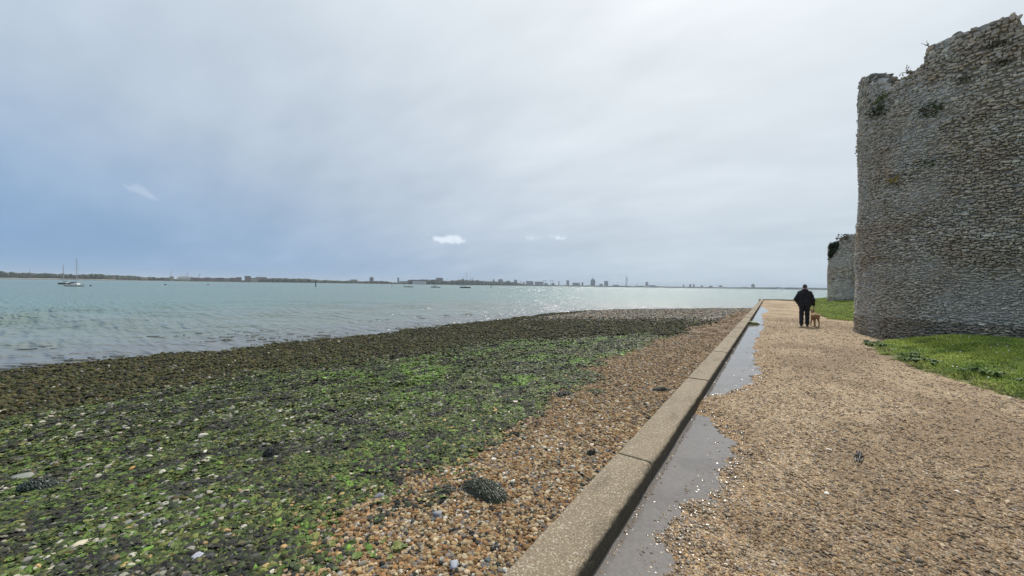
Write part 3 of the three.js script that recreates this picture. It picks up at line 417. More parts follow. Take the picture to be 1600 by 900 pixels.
// ---------------------------------------------------------------- stones, shells and weed on beach and path
{
  const R = rng(1001), pebble = [lump(21, 1, 0.5, 0.85), lump(22, 1, 0.6, 0.8), lump(23, 1, 0.45, 0.9)];
  const ringScatter = (r0, r1, t0, t1, dens, fn) => { let r = r0; while (r < r1) { const dr = Math.max(0.05, r * 0.03), area = (t1 - t0) * r * dr; let n = area * dens(r); n = Math.floor(n) + (R() < n % 1 ? 1 : 0); for (let i = 0; i < n; i++) { const rr = r + R() * dr, t = t0 + R() * (t1 - t0), x = rr * Math.sin(t), z = -rr * Math.cos(t); fn(x, z, rr, ...SD(x, z)); } r += dr; } };
  const T = degToRad, spin = () => [(R() - 0.5) * 0.7, R() * 6.28, (R() - 0.5) * 0.7];
  const matt = (roughness, extra) => new THREE.MeshPhysicalMaterial({ roughness, specularIntensity: 0.35, ...extra });
  // path gravel
  const dry = [[], [], []], wet = [];
  ringScatter(1.6, 24, T(-5), T(58), (r) => Math.min(9500, 72000 / r / r), (x, z, r, s, d) => {
    if (d > -0.015 || grassIn(s, d) > 0.03) return; const e = -d - interp(PUD, s), y = pathH(s, d); const awash = y < PUD_Y - 0.012; if (awash && R() < (d > -0.05 ? 0.3 : e > -0.14 ? 0.72 : 0.98)) return;
    const a = fbm(s * 0.7, d * 0.7 + 3, 0.5, 4), wetness = 1 - sst(e - (a - 0.5) * 0.9, 0.02, 0.5), sz = (0.0027 + Math.pow(R(), 3.2) * 0.008) * (1 + r * 0.03);
    let c = pick(R, [[4, [0.44, 0.34, 0.215]], [3, [0.4, 0.275, 0.14]], [2.6, [0.27, 0.18, 0.1]], [2.4, [0.38, 0.32, 0.245]], [0.8, [0.58, 0.51, 0.4]], [2, [0.17, 0.135, 0.1]], [0.12, [0.72, 0.68, 0.6]]]); c = vary(R, c, 0.25); const dirty = 0.06 + sst(a, 0.38, 0.64) * 0.38; c = [c[0] * (1 - dirty) * 0.85, c[1] * (1 - dirty * 1.06) * 0.81, c[2] * (1 - dirty * 1.14) * 0.8]; if (a > 0.5 && R() < sst(a, 0.5, 0.62) * 0.45) return;
    const k = { p: V3(x, Math.max(y, awash ? PUD_Y - 0.005 : -1) + sz * 0.2, z), s: [sz * (0.8 + R() * 0.7), sz * (0.4 + R() * 0.35), sz * (0.8 + R() * 0.5)], e: spin(), c };
    if (wetness > 0.4 + R() * 0.4) { k.c = c.map((v) => v * 0.55); wet.push(k); } else dry[Math.floor(R() * 3)].push(k);
  });
  const stoneMat = std(null, 0.85, { flatShading: true }), wetMat = std(null, 0.3, { flatShading: true });
  dry.forEach((l, i) => copies('gravel', pebble[i], stoneMat, l, 'loose tan and grey gravel on the path', 'gravel'));
  copies('gravel', pebble[1], wetMat, wet, 'wet dark gravel round the edge of the puddles', 'gravel');
  // shingle and algae stones of the beach
  const bl = [[], [], []], gl = [[], [], []], weeds = [[], []], lettuce = [];
  ringScatter(1.7, 46, T(-68), T(38), (r) => Math.min(7500, 88000 / r / r), (x, z, r, s, d) => {
    if (d < 0.33 || d > dw(s) + 0.5) return; const q = zones(s, d), u = R(), y = beachH(s, d), grow = 1 + r * 0.035;
    if (u < q.sh) {
      const sz = (0.0042 + Math.pow(R(), 3) * 0.0115) * grow; let c = vary(R, pick(R, [[2, [0.31, 0.18, 0.08]], [3, [0.32, 0.23, 0.125]], [2, [0.42, 0.33, 0.21]], [3.2, C.brown], [1.2, [0.19, 0.17, 0.15]], [0.5, C.slate], [0.18, C.white], [0.5, C.pale], [1.2, C.black]]), 0.3).map((v) => v * 0.86);
      bl[Math.floor(R() * 3)].push({ p: V3(x, y + sz * 0.25, z), s: [sz * (0.8 + R() * 0.6), sz * (0.45 + R() * 0.4), sz * (0.8 + R() * 0.5)], e: spin(), c });
    } else if (u < q.sh + q.gr) {
      const edge0 = sst(fbm(s * 1.5 + 7, d * 1.5, 0.6, 3), 0.45, 0.6) * (1 - sst(Math.abs(d - interp(DGT, s) - 0.5), 0.1, 0.8)) * (1 - sst(s, 5, 9)), patch = fbm(s * 0.8 + 70, d, 0.3, 4), mud = fbm(s * 1.1 + 40, d * 1.5, 0.4, 4), edge = sst(interp(DGT, s) + 1.4 - d, 0, 1);
      const lime = sst(patch, 0.48, 0.62) * lerp(0.22, 1, sst(s, 0.5, 4)) * lerp(0.4, 1, 1 - sst(Math.abs(d - 4.5), 2, 4)) + 0.8 * edge0, m = sst(mud + 0.07 * (1 - sst(s, 0, 5)) * sst(d, 2.5, 4.5), 0.48, 0.6), low = 1 - sst(s + (mud - 0.5) * 4, 0.3, 3.2), dk = fbm(s * 3.6, d * 3.6 + 30, 0.2, 3);
      let c = pick(R, [[3.2 * (1 - lime * 0.5), C.dgreen], [2.4 * (1 - low * 0.55), C.green], [5 * lime * lime + 0.04, C.lime], [1.8, C.olive], [0.7 + edge * 1.6, C.moss], [1.8 * m + 0.15, C.grey], [1.8 * m + 0.06, C.pale], [0.2, C.slate], [2.2 + low * 1.6, C.black], [0.8 * low, C.wbrown], [1.1 * edge, C.ochre], [0.02, C.white]]);
      c = vary(R, c, 0.28); if (dk > 0.5) c = mix3(c, C.black, 0.6 * sst(dk, 0.5, 0.62)); c = c.map((v) => v * 0.86);
      const sz = (0.0048 + Math.pow(R(), 3) * 0.018) * grow;
      gl[Math.floor(R() * 3)].push({ p: V3(x, y + sz * 0.25, z), s: [sz * (0.8 + R() * 0.7), sz * (0.45 + R() * 0.45), sz * (0.8 + R() * 0.5)], e: spin(), c });
      if (R() < 0.75 - low * 0.2) { const L = (0.009 + R() * R() * 0.028) * grow; lettuce.push({ p: V3(x + (R() - 0.5) * 0.03, y + 0.012 * grow, z), s: [L, L * 0.6, L], e: spin(), c: vary(R, dk > 0.54 && R() < 0.65 ? C.black : R() < 0.12 + lime * 0.75 ? mix3(C.green, C.lime, R() * (0.35 + lime)) : R() < 0.25 ? C.moss : R() < 0.45 ? C.green : C.dgreen, 0.35).map((v) => v * 0.86) }); }
      if (R() < (dk > 0.52 ? 0.05 : 0.008)) { const L = (0.007 + R() * R() * 0.02) * grow; weeds[0].push({ p: V3(x, y + L * 0.2, z), s: [L * (0.8 + R()), L * (0.4 + R() * 0.4), L], e: spin(), c: vary(R, pick(R, [[3, C.black], [1, C.weed], [1, C.dgreen]]), 0.3) }); }
    } else if (u < q.sh + q.gr + q.weed) {
      const sz = (0.008 + Math.pow(R(), 2.6) * 0.024) * grow, c = vary(R, pick(R, [[3, C.weed], [2.2, C.wbrown], [2.2, C.olive], [2, C.black], [0.1, C.grey], [0.04, C.pale], [1.1, C.dgreen]]), 0.35).map((v) => v * 0.8);
      weeds[R() < 0.5 ? 0 : 1].push({ p: V3(x, y + sz * 0.2, z), s: [sz * (0.9 + R() * 0.8), sz * (0.4 + R() * 0.5), sz * (0.9 + R() * 0.6)], e: spin(), c });
    } else {
      const sz = (0.007 + Math.pow(R(), 2.4) * 0.02) * grow, c = vary(R, pick(R, [[2, C.grey], [1.2, C.pale], [1.6, C.brown], [1.4, C.slate], [1, C.tan], [1, C.black], [0.4, C.white]]), 0.25);
      bl[Math.floor(R() * 3)].push({ p: V3(x, y + sz * 0.2, z), s: [sz * (0.8 + R() * 0.6), sz * (0.5 + R() * 0.4), sz * (0.8 + R() * 0.5)], e: spin(), c });
    }
  });
  bl.forEach((l, i) => copies('shingle', pebble[i], matt(0.8, { flatShading: true }), l, 'loose orange, brown and grey shingle along the kerb', 'shingle'));
  gl.forEach((l, i) => copies('algae_stones', pebble[i], matt(0.7, { flatShading: true }), l, 'small stones coated in green algae in the middle of the beach', 'stones'));
  const ruffle = (seed) => { const g = new THREE.PlaneGeometry(2, 2, 6, 6), a = g.attributes.position; g.rotateX(-Math.PI / 2); for (let i = 0; i < a.count; i++) { const x = a.getX(i), z = a.getZ(i), r = Math.hypot(x, z), f = 1 / Math.max(1, r / (0.7 + 0.4 * noise(Math.atan2(z, x) * 2 + seed, seed))); a.setXYZ(i, x * f, (noise(x * 2.2 + seed, z * 2.2, seed) - 0.35) * 0.9, z * f); } g.computeVertexNormals(); return g; };
  copies('sea_lettuce', ruffle(3), matt(0.5, { side: THREE.DoubleSide }), lettuce, 'ruffled green seaweed flakes between the algae stones', 'seaweed');
  const tangle = (seed) => lump(seed, 2, 1.5, 0.9);
  weeds.forEach((l, i) => copies('beach_weed', tangle(31 + i), matt(0.75), l, 'dark brown seaweed covering the lower beach along the waterline', 'seaweed'));
  // weed floating in the shallows
  const fl = []; for (let i = 0; i < 1100; i++) { const s = -8 + R() * 34, off = 0.3 + Math.pow(R(), 1.7) * 7, d = dw(s) + off; if (fbm(s * 0.5, d * 0.9 + 60, 0.4, 3) < 0.47) continue; const p = W(s, d, SEA + 0.0), L = 0.04 + Math.pow(R(), 2.5) * 0.26; fl.push({ p, s: [L, 0.006 + R() * 0.008, L * (0.16 + R() * 0.25)], e: [0, degToRad(4 + (R() - 0.5) * 40), 0], c: vary(R, [0.05, 0.047, 0.03], 0.4) }); }
  copies('floating_weed', tangle(37), std(null, 0.4), fl, 'dark seaweed floating in the shallow water near the shore', 'seaweed');
  // heaps of weed one can tell apart
  const heap = (s, d, L, B, Hh, turn, col, label, strands = 240, ground = beachH) => {
    const p = W(s, d, ground(s, d)), t = thing('seaweed_heap', label, 'seaweed', p, turn, 'separate heaps of seaweed'), q = rng(Math.round(s * 100 + d * 1000 + 7000));
    const g = new THREE.SphereGeometry(1, 22, 10, 0, 6.2832, 0, 1.7), a = g.attributes.position; for (let i = 0; i < a.count; i++) { const x = a.getX(i), y = a.getY(i), z = a.getZ(i), f = 0.8 + 0.45 * noise(x * 2.4 + s, z * 2.4 + d, y); a.setXYZ(i, x * f * L * 0.9, y * f * Hh * 0.8, z * f * B * 0.9); } g.computeVertexNormals(); part('mat', g, std(col.map((v) => v * 0.7), 0.6), t);
    const tubes = []; for (let i = 0; i < strands; i++) { const x = (q() - 0.5) * 1.7, z = (q() - 0.5) * 1.7 * Math.sqrt(Math.max(0, 1 - x * x * 0.9)), top = Math.sqrt(Math.max(0.02, 1 - x * x - z * z)); const len = 0.16 + q() * 0.3, a1 = (q() - 0.5) * 1.1; const f = (k) => { const xx = x + Math.cos(a1) * len * k, zz = z + Math.sin(a1) * len * k, tt = Math.sqrt(Math.max(0, 1 - xx * xx - zz * zz)); return V3(xx * L, Math.max(0.006, tt * Hh + 0.012 * Math.sin(k * 5 + i)), zz * B); }; tubes.push(new THREE.TubeGeometry(new THREE.CatmullRomCurve3([f(-1), f(-0.3), f(0.3), f(1)]), 5, 0.0028 + q() * 0.0022, 4)); }
    part('strands', mergeGeometries(tubes), std(col, 0.35), t); return t;
  };
  heap(0.42, 0.92, 0.19, 0.1, 0.085, degToRad(-40), [0.05, 0.055, 0.032], 'large dark olive heap of stranded seaweed on orange shingle beside the kerb', 420);
  heap(3.2, 1.7, 0.13, 0.09, 0.045, 0.3, [0.035, 0.03, 0.024], 'flat blackish seaweed heap where the green stones meet the shingle');
  heap(4.05, 0.52, 0.14, 0.07, 0.05, 0.1, [0.035, 0.03, 0.02], 'black seaweed heap lying against the kerb beyond the large olive heap');
  heap(1.45, 0.52, 0.05, 0.035, 0.03, 0.2, [0.03, 0.03, 0.022], 'small black seaweed scrap near the joint of the kerb', 70);
  heap(1.5, 1.42, 0.07, 0.05, 0.035, 0.2, [0.035, 0.038, 0.02], 'small dark seaweed clump on shingle between kerb and green stones', 90);
  heap(-0.1, 3.3, 0.1, 0.06, 0.08, -0.4, [0.018, 0.02, 0.016], 'upright black seaweed clump alone on bright green algae');
  heap(0.85, 2.55, 0.16, 0.1, 0.04, 0.2, [0.04, 0.034, 0.026], 'wide brownish seaweed mat at the edge of the bright green algae');
  heap(1.6, 2.75, 0.14, 0.09, 0.04, 0.2, [0.038, 0.032, 0.026], 'brownish seaweed mat just beyond the wide one on the algae');
  heap(1.0, 3.4, 0.2, 0.1, 0.035, 0.1, [0.04, 0.035, 0.024], 'thin dark seaweed mat among the algae stones further from the kerb');
  heap(-1.5, 4.5, 0.16, 0.1, 0.07, 0.1, [0.025, 0.04, 0.028], 'dark green seaweed heap at the left edge of the photo');
  heap(21.5, 1.6, 0.9, 0.35, 0.09, 0.2, [0.035, 0.028, 0.02], 'long dark seaweed bank near the far end of the beach by the kerb');
  heap(0.28, -0.52, 0.09, 0.05, 0.025, 0.9, [0.03, 0.034, 0.028], 'dark scrap of seaweed on the gravel beside the puddle', 120, pathH);
  heap(18.45, -0.08, 0.34, 0.17, 0.16, -0.95, [0.14, 0.16, 0.03], 'yellow green weed tuft growing against the kerb in the far puddle', 300, () => -0.06);
  heap(3.05, -1.5, 0.16, 0.035, 0.015, 0.8, [0.05, 0.04, 0.028], 'thin dark strand of seaweed lying alone on the gravel path', 50, pathH);
  // single stones one can tell apart
  const stone = (px, py, ground, r, c, label, flat = 0.55) => { let y = -0.1, s = 0, d = 0, x = 0, z = 0; const ry = (py - 450) / 570 + 0.0072 - 0.014 * (px - 800) / 570, rx = (px - 800) / 570; for (let i = 0; i < 40; i++) { const t = (1.6 - y) / ry; x = rx * t; z = -t; [s, d] = SD(x, z); y = 0.5 * y + 0.5 * ground(s, d); } const m = new THREE.Mesh(lump(px, 2, 0.55, 0.85), std(c, 0.75, { bumpMap: rough, bumpScale: 0.004 })); m.name = numbered(ground === pathH ? 'path_stone' : 'beach_stone'); m.position.set(x, y + r * flat * 0.45, z); m.scale.set(r, r * flat, r * 0.8); m.rotation.y = px; scene.add(m); tag(m, label, 'stone', ground === pathH ? 'single stones on the path' : 'single stones on the beach'); };
  stone(688, 808, beachH, 0.035, [0.2, 0.21, 0.24], 'blue grey stone on the shingle left of the large olive seaweed heap');
  stone(597, 779, beachH, 0.035, [0.17, 0.17, 0.2], 'purplish grey stone at the foot of the green algae');
  stone(715, 888, beachH, 0.03, [0.27, 0.29, 0.33], 'pale blue stone on the shingle near the bottom of the photo');
  stone(775, 720, beachH, 0.025, [0.6, 0.56, 0.5], 'white stone on the shingle beyond the large olive seaweed heap');
  stone(808, 630, beachH, 0.045, [0.6, 0.5, 0.44], 'pinkish white stone among green stones beside the flat blackish heap');
  stone(285, 733, beachH, 0.05, [0.34, 0.33, 0.29], 'pale flat slab of stone in the muddy green left part of the beach', 0.3);
  stone(233, 717, beachH, 0.035, [0.42, 0.4, 0.35], 'whitish stone left of the pale flat slab');
  stone(212, 734, beachH, 0.035, [0.5, 0.27, 0.08], 'small orange stone on the muddy green beach');
  stone(38, 748, beachH, 0.075, [0.2, 0.21, 0.18], 'broad grey rock beside dark seaweed at the left edge of the photo', 0.35);
  stone(322, 709, beachH, 0.032, [0.5, 0.48, 0.42], 'white stone right of the pale flat slab');
  stone(318, 683, beachH, 0.045, [0.4, 0.38, 0.33], 'light grey stone highest of those round the pale slab');
  stone(124, 857, beachH, 0.04, [0.45, 0.4, 0.3], 'tan stone on green algae in the lower left of the photo');
  stone(309, 877, beachH, 0.035, [0.3, 0.31, 0.35], 'bluish stone on green algae at the bottom of the photo');
  stone(630, 687, beachH, 0.035, [0.5, 0.47, 0.4], 'pale stone on the algae near the wide brownish mat');
  stone(1298, 773, pathH, 0.018, [0.75, 0.72, 0.66], 'white pebble lying alone on the gravel path');
  stone(1300, 704, pathH, 0.028, [0.55, 0.49, 0.4], 'pale flat stone on the path beyond the white pebble', 0.35);
  stone(1502, 770, pathH, 0.022, [0.55, 0.49, 0.4], 'pale stone on the gravel near the right side of the photo', 0.4);
}

// ---------------------------------------------------------------- far shore across the water
const SHORE = [[-500, 1150], [0, 1300], [160, 1350], [230, 1700], [420, 1900], [560, 2200], [700, 2400], [760, 2900], [850, 3800], [950, 4300], [1300, 4500], [1700, 4700]];
const shoreD = (px) => interp(SHORE, px);
const far = (px, D, y = SEA) => V3((px - 800) / 570 * D, y, -D);   // bearing and depth to a place
const metres = (n, D) => n / 570 * D;
{
  const pos = [], col = [], idx = []; const prof = [[-14, -4, 0], [0, 0.1, 0], [3, 1.4, 0], [7, 2.0, 1], [30, 3.2, 1], [60, 3.6, 2], [500, 5, 2], [900, 3, 2]]; let n = 0;
  for (let px = -500; px <= 1700; px += 4, n++) { const D = shoreD(px), left = 1 - sst(px, 140, 240); for (const [b, h, k] of prof) { const p = far(px, D + b, SEA + h * (0.75 + 0.5 * fbm(px * 0.05, b, 0.3, 3)) * (k ? lerp(0.8, 1.5, left) : 1)); pos.push(p.x, p.y, p.z); const c = k === 0 ? [0.07, 0.068, 0.06] : k === 1 ? mix3([0.1, 0.105, 0.07], [0.3, 0.29, 0.24], left * sst(fbm(px * 0.03, b, 0.6, 3), 0.25, 0.5)) : [0.08, 0.1, 0.055]; col.push(...c); } }
  const m = prof.length; for (let i = 0; i + 1 < n; i++) for (let j = 0; j + 1 < m; j++) { const a = i * m + j, b = a + m; idx.push(a, b, a + 1, b, b + 1, a + 1); }
  structure('far_shore', geoFrom(pos, idx, col), std(null, 0.95, { vertexColors: true }));
  // low hill at the far right, beyond the water
  const hp = [], hi = []; for (let i = 0; i <= 60; i++) for (let j = 0; j <= 4; j++) { const px = 1236 + i * 5, D = 4700 + j * 150, t = i / 60, h = (16 * sst(t, 0.02, 0.2) + 14 * sst(t, 0.3, 0.7)) * Math.sin(Math.PI * (j + 0.001) / 4.4) + fbm(i * 0.3, j, 0.2, 3) * 12 * (j > 0 ? 1 : 0); const p = far(px, D, SEA - 1 + h * 1.5); hp.push(p.x, p.y, p.z); }
  for (let i = 0; i < 60; i++) for (let j = 0; j < 4; j++) { const a = i * 5 + j, b = a + 5; hi.push(a, b, a + 1, b, b + 1, a + 1); }
  structure('far_hill', geoFrom(hp, hi), std([0.06, 0.075, 0.045], 0.95));
  // woods along the far shore
  const HT = [[-500, 10], [0, 11.5], [15, 9.2], [35, 9.6], [60, 8.4], [90, 9], [112, 7.2], [126, 7.8], [140, 8.6], [165, 8.6], [190, 8], [210, 6.4], [240, 5.4], [262, 4.6], [280, 2.6], [300, 2.4], [330, 2.5], [360, 2.6], [385, 2.6], [398, 5], [420, 7.2], [430, 6.4], [450, 6], [475, 6.4], [490, 4.6], [520, 4.4], [560, 3.8], [600, 4.2], [612, 2.4], [630, 2.6], [640, 6.6], [660, 7], [680, 7.4], [700, 6.6], [725, 7.2], [760, 6.6], [775, 5.6], [795, 6], [805, 4.6], [822, 2.2], [850, 1.8], [900, 1.7], [950, 1.8], [1000, 2.2], [1050, 1.7], [1100, 1.8], [1150, 2.4], [1200, 2.8], [1250, 2.9], [1700, 4]];
  const R = rng(500), crown = lump(71, 2, 0.9, 0.95), lists = [[], [], []];
  for (let px = -300; px < 1420; px += 0.55) {
    const k = px < 250 ? 0 : px < 700 ? 1 : 2, D0 = shoreD(px), H = metres(interp(HT, px), D0) * (0.72 + 0.5 * fbm(px * 0.11, 3, 0.4, 3)); if (H < 2.5) continue;
    for (let q = 0; q < 4; q++) { const D = D0 + 30 + R() * 90, hh = H * (0.55 + R() * 0.45) * (D / D0), w = metres(1.1 + R() * 1.7, D), p = far(px + R() * 2, D, SEA + hh * 0.5), c = vary(R, pick(R, [[3, [0.04, 0.052, 0.03]], [2, [0.065, 0.062, 0.042]], [1, [0.05, 0.07, 0.03]], [0.7, [0.085, 0.075, 0.06]]]), 0.25); lists[k].push({ p, s: [w * 0.8, hh * 0.52, w * 0.8], e: [0, R() * 6, 0], c }); }
  }
  const names = ['dark wood along the nearest far shore at the left of the photo', 'belt of trees along the far shore behind the tall channel post', 'faint belt of trees along the far city waterfront'];
  lists.forEach((l, i) => copies('far_wood', crown, std(null, 0.95), l, names[i], 'wood'));
  // buildings on the skyline
  const block = (px, w, top, dD, color, label, o = {}) => {
    const D = shoreD(px) + dD, b = thing(o.name || 'far_building', label, o.cat || 'building', far(px, D), -Math.atan((px - 800) / 570) + (o.turn ?? 0), 'buildings on the far skyline'); const W1 = metres(w, D), H = metres(top, D) + 1, dep = Math.max(9, W1 * (o.deep || 0.5));
    const g = new RoundedBoxGeometry(W1, H, dep, 1, 0.15); g.translate(0, H / 2, 0); part('wall', g, std(color, 0.85), b);
    if (o.pitch) { const s = new THREE.Shape([new THREE.Vector2(-W1 * 0.53, 0), new THREE.Vector2(W1 * 0.53, 0), new THREE.Vector2(W1 * 0.46, H * o.pitch), new THREE.Vector2(-W1 * 0.46, H * o.pitch)]), e = new THREE.ExtrudeGeometry(s, { depth: dep * 1.05, bevelEnabled: false }); e.translate(0, H + 0.02, -dep * 0.525); part('roof', e, std(o.roof || [0.12, 0.09, 0.08], 0.9), b); }
    else { const r = new THREE.BoxGeometry(W1 * 1.02, Math.max(0.6, H * 0.02), dep * 1.02); r.translate(0, H + 0.3, 0); part('roof', r, std([0.2, 0.2, 0.2], 0.9), b); }
    if (o.plant) { const p = new THREE.BoxGeometry(W1 * o.plant[0], metres(o.plant[1], D), dep * 0.6); p.translate(W1 * (o.plant[2] || 0), H + 0.6 + metres(o.plant[1], D) / 2, 0); part('roof_house', p, std(color.map((v) => v * 0.9), 0.85), b); }
    if (o.mast) { const p = new THREE.CylinderGeometry(0.4, 0.7, metres(o.mast, D), 6); p.translate(0, H + metres(o.mast, D) / 2, 0); part('mast', p, std([0.15, 0.15, 0.16], 0.7), b); }
    const storeys = Math.floor(H / 4); if (H > 12 && W1 > 8) for (let i = 1; i <= Math.min(storeys, 22); i++) { const wg = new THREE.BoxGeometry(W1 * 0.9, 1.4, 0.3); wg.translate(0, i * H / (storeys + 1), dep / 2 + 0.1); part('window_band', wg, std([0.06, 0.07, 0.085], 0.25), b); }
    return b;
  };
  const br = [0.2, 0.125, 0.09], cr = [0.42, 0.39, 0.33], gy = [0.26, 0.26, 0.26], wh = [0.7, 0.7, 0.68], dk = [0.13, 0.13, 0.14];
  const hall = block(289.5, 19, 5.2, 60, wh, 'long white hall with a rounded roof, far off right of the two sailing boats', { name: 'white_hall' });
  { const D = shoreD(289.5) + 60, g = new THREE.CylinderGeometry(metres(9.5, D), metres(9.5, D), 16, 24, 1, false, 0, Math.PI); g.rotateZ(Math.PI / 2); g.rotateY(Math.PI / 2); g.scale(1, 0.32, 1); g.translate(0, metres(5.2, D) + 1, 0); part('vault', g, std(wh, 0.6), hall); }
  const terr = [[268, 5, 5.5, cr, 'low cream house left of the white hall'], [303, 8, 4.6, br, 'low brick block just right of the white hall'], [314, 9, 4.2, [0.26, 0.17, 0.12], 'reddish brown block two along from the white hall'], [324, 7, 5, br, 'taller brick house in the waterside row'], [333, 9, 4.4, [0.3, 0.2, 0.15], 'pale brick block in the middle of the waterside row'], [344, 9, 4.8, br, 'brick block right of the pale one in the waterside row'], [355, 8, 4.3, [0.33, 0.26, 0.2], 'sandy coloured block in the waterside row'], [364, 7, 5, br, 'brick block between the sandy block and the gabled pair'], [373, 7, 5.8, [0.24, 0.15, 0.11], 'gabled brick house left of the tallest of the waterside row'], [387, 8, 7.4, [0.27, 0.18, 0.14], 'tallest brick block of the waterside row'], [397, 9, 5, cr, 'cream block at the right end of the waterside row']];
  for (const [px, w, t, c, l] of terr) block(px, w, t, 20, c, l, { pitch: 0.25, deep: 0.8, name: 'waterside_house' });
  block(408, 14, 8, 60, [0.42, 0.4, 0.36], 'pale flats behind trees where the low row of houses ends', { deep: 0.4 });
  block(580.5, 6, 9.4, 90, gy, 'square grey tower block standing above the trees right of the channel post', { plant: [0.5, 1] });
  block(553, 10, 5, 60, cr, 'low pale building among trees left of the square grey block', { pitch: 0.2 });
  block(622, 2.2, 8.6, 60, dk, 'slim dark tower beside the long white shed', { plant: [1.3, 1.2] });
  block(631, 17, 4.6, 60, [0.55, 0.54, 0.52], 'long low pale building left of the white shed');
  block(655, 20, 5, 10, wh, 'long white waterside shed under a dark roof', { pitch: 0.35, roof: [0.07, 0.07, 0.08], name: 'white_shed' });
  block(686.5, 11, 10, 130, [0.3, 0.29, 0.29], 'grey block rising above the trees behind the white cabin yacht', { plant: [0.6, 0.6] });
  block(723, 4, 9.4, 130, [0.3, 0.28, 0.26], 'brownish block just left of the tall masts of the black yacht');
  block(771, 2.4, 9.2, 130, gy, 'small grey tower with a point on top, near the second channel post', { mast: 2 });
  block(782, 7.5, 8.8, 130, [0.33, 0.33, 0.34], 'wide grey office block left of three narrow ones', { plant: [0.7, 0.9] });
  block(794.5, 4.5, 7.4, 130, gy, 'short grey block just right of the wide grey office block');
  block(805.5, 5, 8.2, 130, [0.36, 0.36, 0.37], 'grey block with a roof house right of the short grey block', { plant: [0.8, 0.8, -0.1] });
  block(818, 3, 5.6, 100, gy, 'small grey block beside the thin dark chimney');
  block(827.5, 11.5, 7.2, 100, [0.3, 0.31, 0.33], 'broad grey slab building in the middle of the city skyline');
  block(842, 13, 5.4, 100, [0.36, 0.37, 0.4], 'lower pale slab joined to the right of the broad grey slab', { pitch: 0.2 });
  block(853, 6, 4.2, 100, gy, 'low grey block under the gantry cranes', { mast: 2 });
  block(864, 5, 4.6, 100, [0.35, 0.36, 0.38], 'pale low block right of the gantry cranes');
  block(873.2, 1.5, 7.4, 100, dk, 'thin dark tower right of the gantry cranes');
  block(887, 4, 9.2, 120, [0.28, 0.29, 0.32], 'narrow grey tower block left of the tallest block');
  block(900, 11, 3.6, 90, [0.35, 0.36, 0.4], 'low shed between the narrow tower block and the tallest block', { pitch: 0.5 });
  block(910, 2.4, 6.4, 90, dk, 'small dark block left of the tallest block');
  block(926.3, 7, 10.6, 150, [0.25, 0.27, 0.31], 'tallest broad tower block on the skyline, stepped on top', { plant: [0.45, 2, -0.05] });
  block(939, 5, 4.4, 100, gy, 'low grey block between the two big tower blocks');
  block(947, 6, 9, 130, [0.32, 0.33, 0.36], 'square tower block left of the sail-shaped tower');
  block(962, 9, 3.4, 90, [0.4, 0.4, 0.42], 'low pale block between the square tower block and the sail-shaped tower');
  block(1010.5, 4, 8, 120, [0.28, 0.29, 0.32], 'tower block right of the sail-shaped tower', { plant: [0.7, 0.9] });
  block(1017, 14, 3.4, 60, [0.33, 0.34, 0.37], 'low dark grey block at the foot of the tower block right of the sail-shaped tower');
  block(1068, 2.2, 5, 100, gy, 'small grey tower left of the pair of tower blocks');
  block(1078.5, 2.8, 6, 100, gy, 'left one of the pair of faint tower blocks');
  block(1084, 2.4, 6, 140, gy, 'right one of the pair of faint tower blocks');
  block(1096.5, 3, 4.2, 100, gy, 'short faint block right of the pair of tower blocks');
  block(1110.5, 4.5, 4, 100, gy, 'low faint block midway between the pair of tower blocks and the path end');
  block(1126, 4.5, 4.6, 100, gy, 'low faint block seen above the far end of the beach');
  block(1176.5, 4.6, 7, 120, [0.24, 0.25, 0.28], 'dark tower block standing alone above the corner of the sea wall', { plant: [0.6, 0.8] });
  block(1220, 9, 1.6, -40, wh, 'low white building by the water left of the walking person', { name: 'white_shed' });
  // masts, chimneys, cranes
  const pole = (name, px, topPx, w, label, cat, dD = 60, col = [0.16, 0.16, 0.17]) => { const D = shoreD(px) + dD, t = thing(name, label, cat, far(px, D), 0, 'masts and chimneys on the far shore'), H = metres(topPx, D), g = new THREE.CylinderGeometry(metres(w, D) * 0.35, metres(w, D) * 0.5, H, 8); g.translate(0, H / 2, 0); part('shaft', g, std(col, 0.8), t); const c = new THREE.CylinderGeometry(metres(w, D) * 0.5, metres(w, D) * 0.5, H * 0.04, 8); c.translate(0, H * 0.98, 0); part('cap', c, std(col, 0.8), t); };
  pole('radio_mast', 46.5, 16, 0.5, 'thin mast above the wood at the far left', 'mast');
  pole('radio_mast', 267, 15, 0.6, 'thin mast left of the white hall', 'mast');
  pole('radio_mast', 168.5, 11, 0.5, 'thin mast above the wood right of the sailing boats', 'mast');
  pole('chimney', 735.2, 11, 1.1, 'left one of twin dark chimneys behind the black yacht', 'chimney', 130, dk);
  pole('chimney', 738.6, 12, 0.9, 'right one of twin dark chimneys behind the black yacht', 'chimney', 130, dk);
  pole('chimney', 813.5, 7.4, 0.9, 'thin dark chimney left of the broad grey slab', 'chimney', 100, dk);
  pole('chimney', 895.5, 6, 0.8, 'thin chimney right of the narrow grey tower block', 'chimney', 100, dk);
  pole('ship_mast', 995, 6.5, 0.7, 'ship mast right of the sail-shaped tower', 'mast', 20, dk);
  pole('radio_mast', 699, 11, 0.4, 'hair-thin mast above the trees right of the white cabin yacht', 'mast');
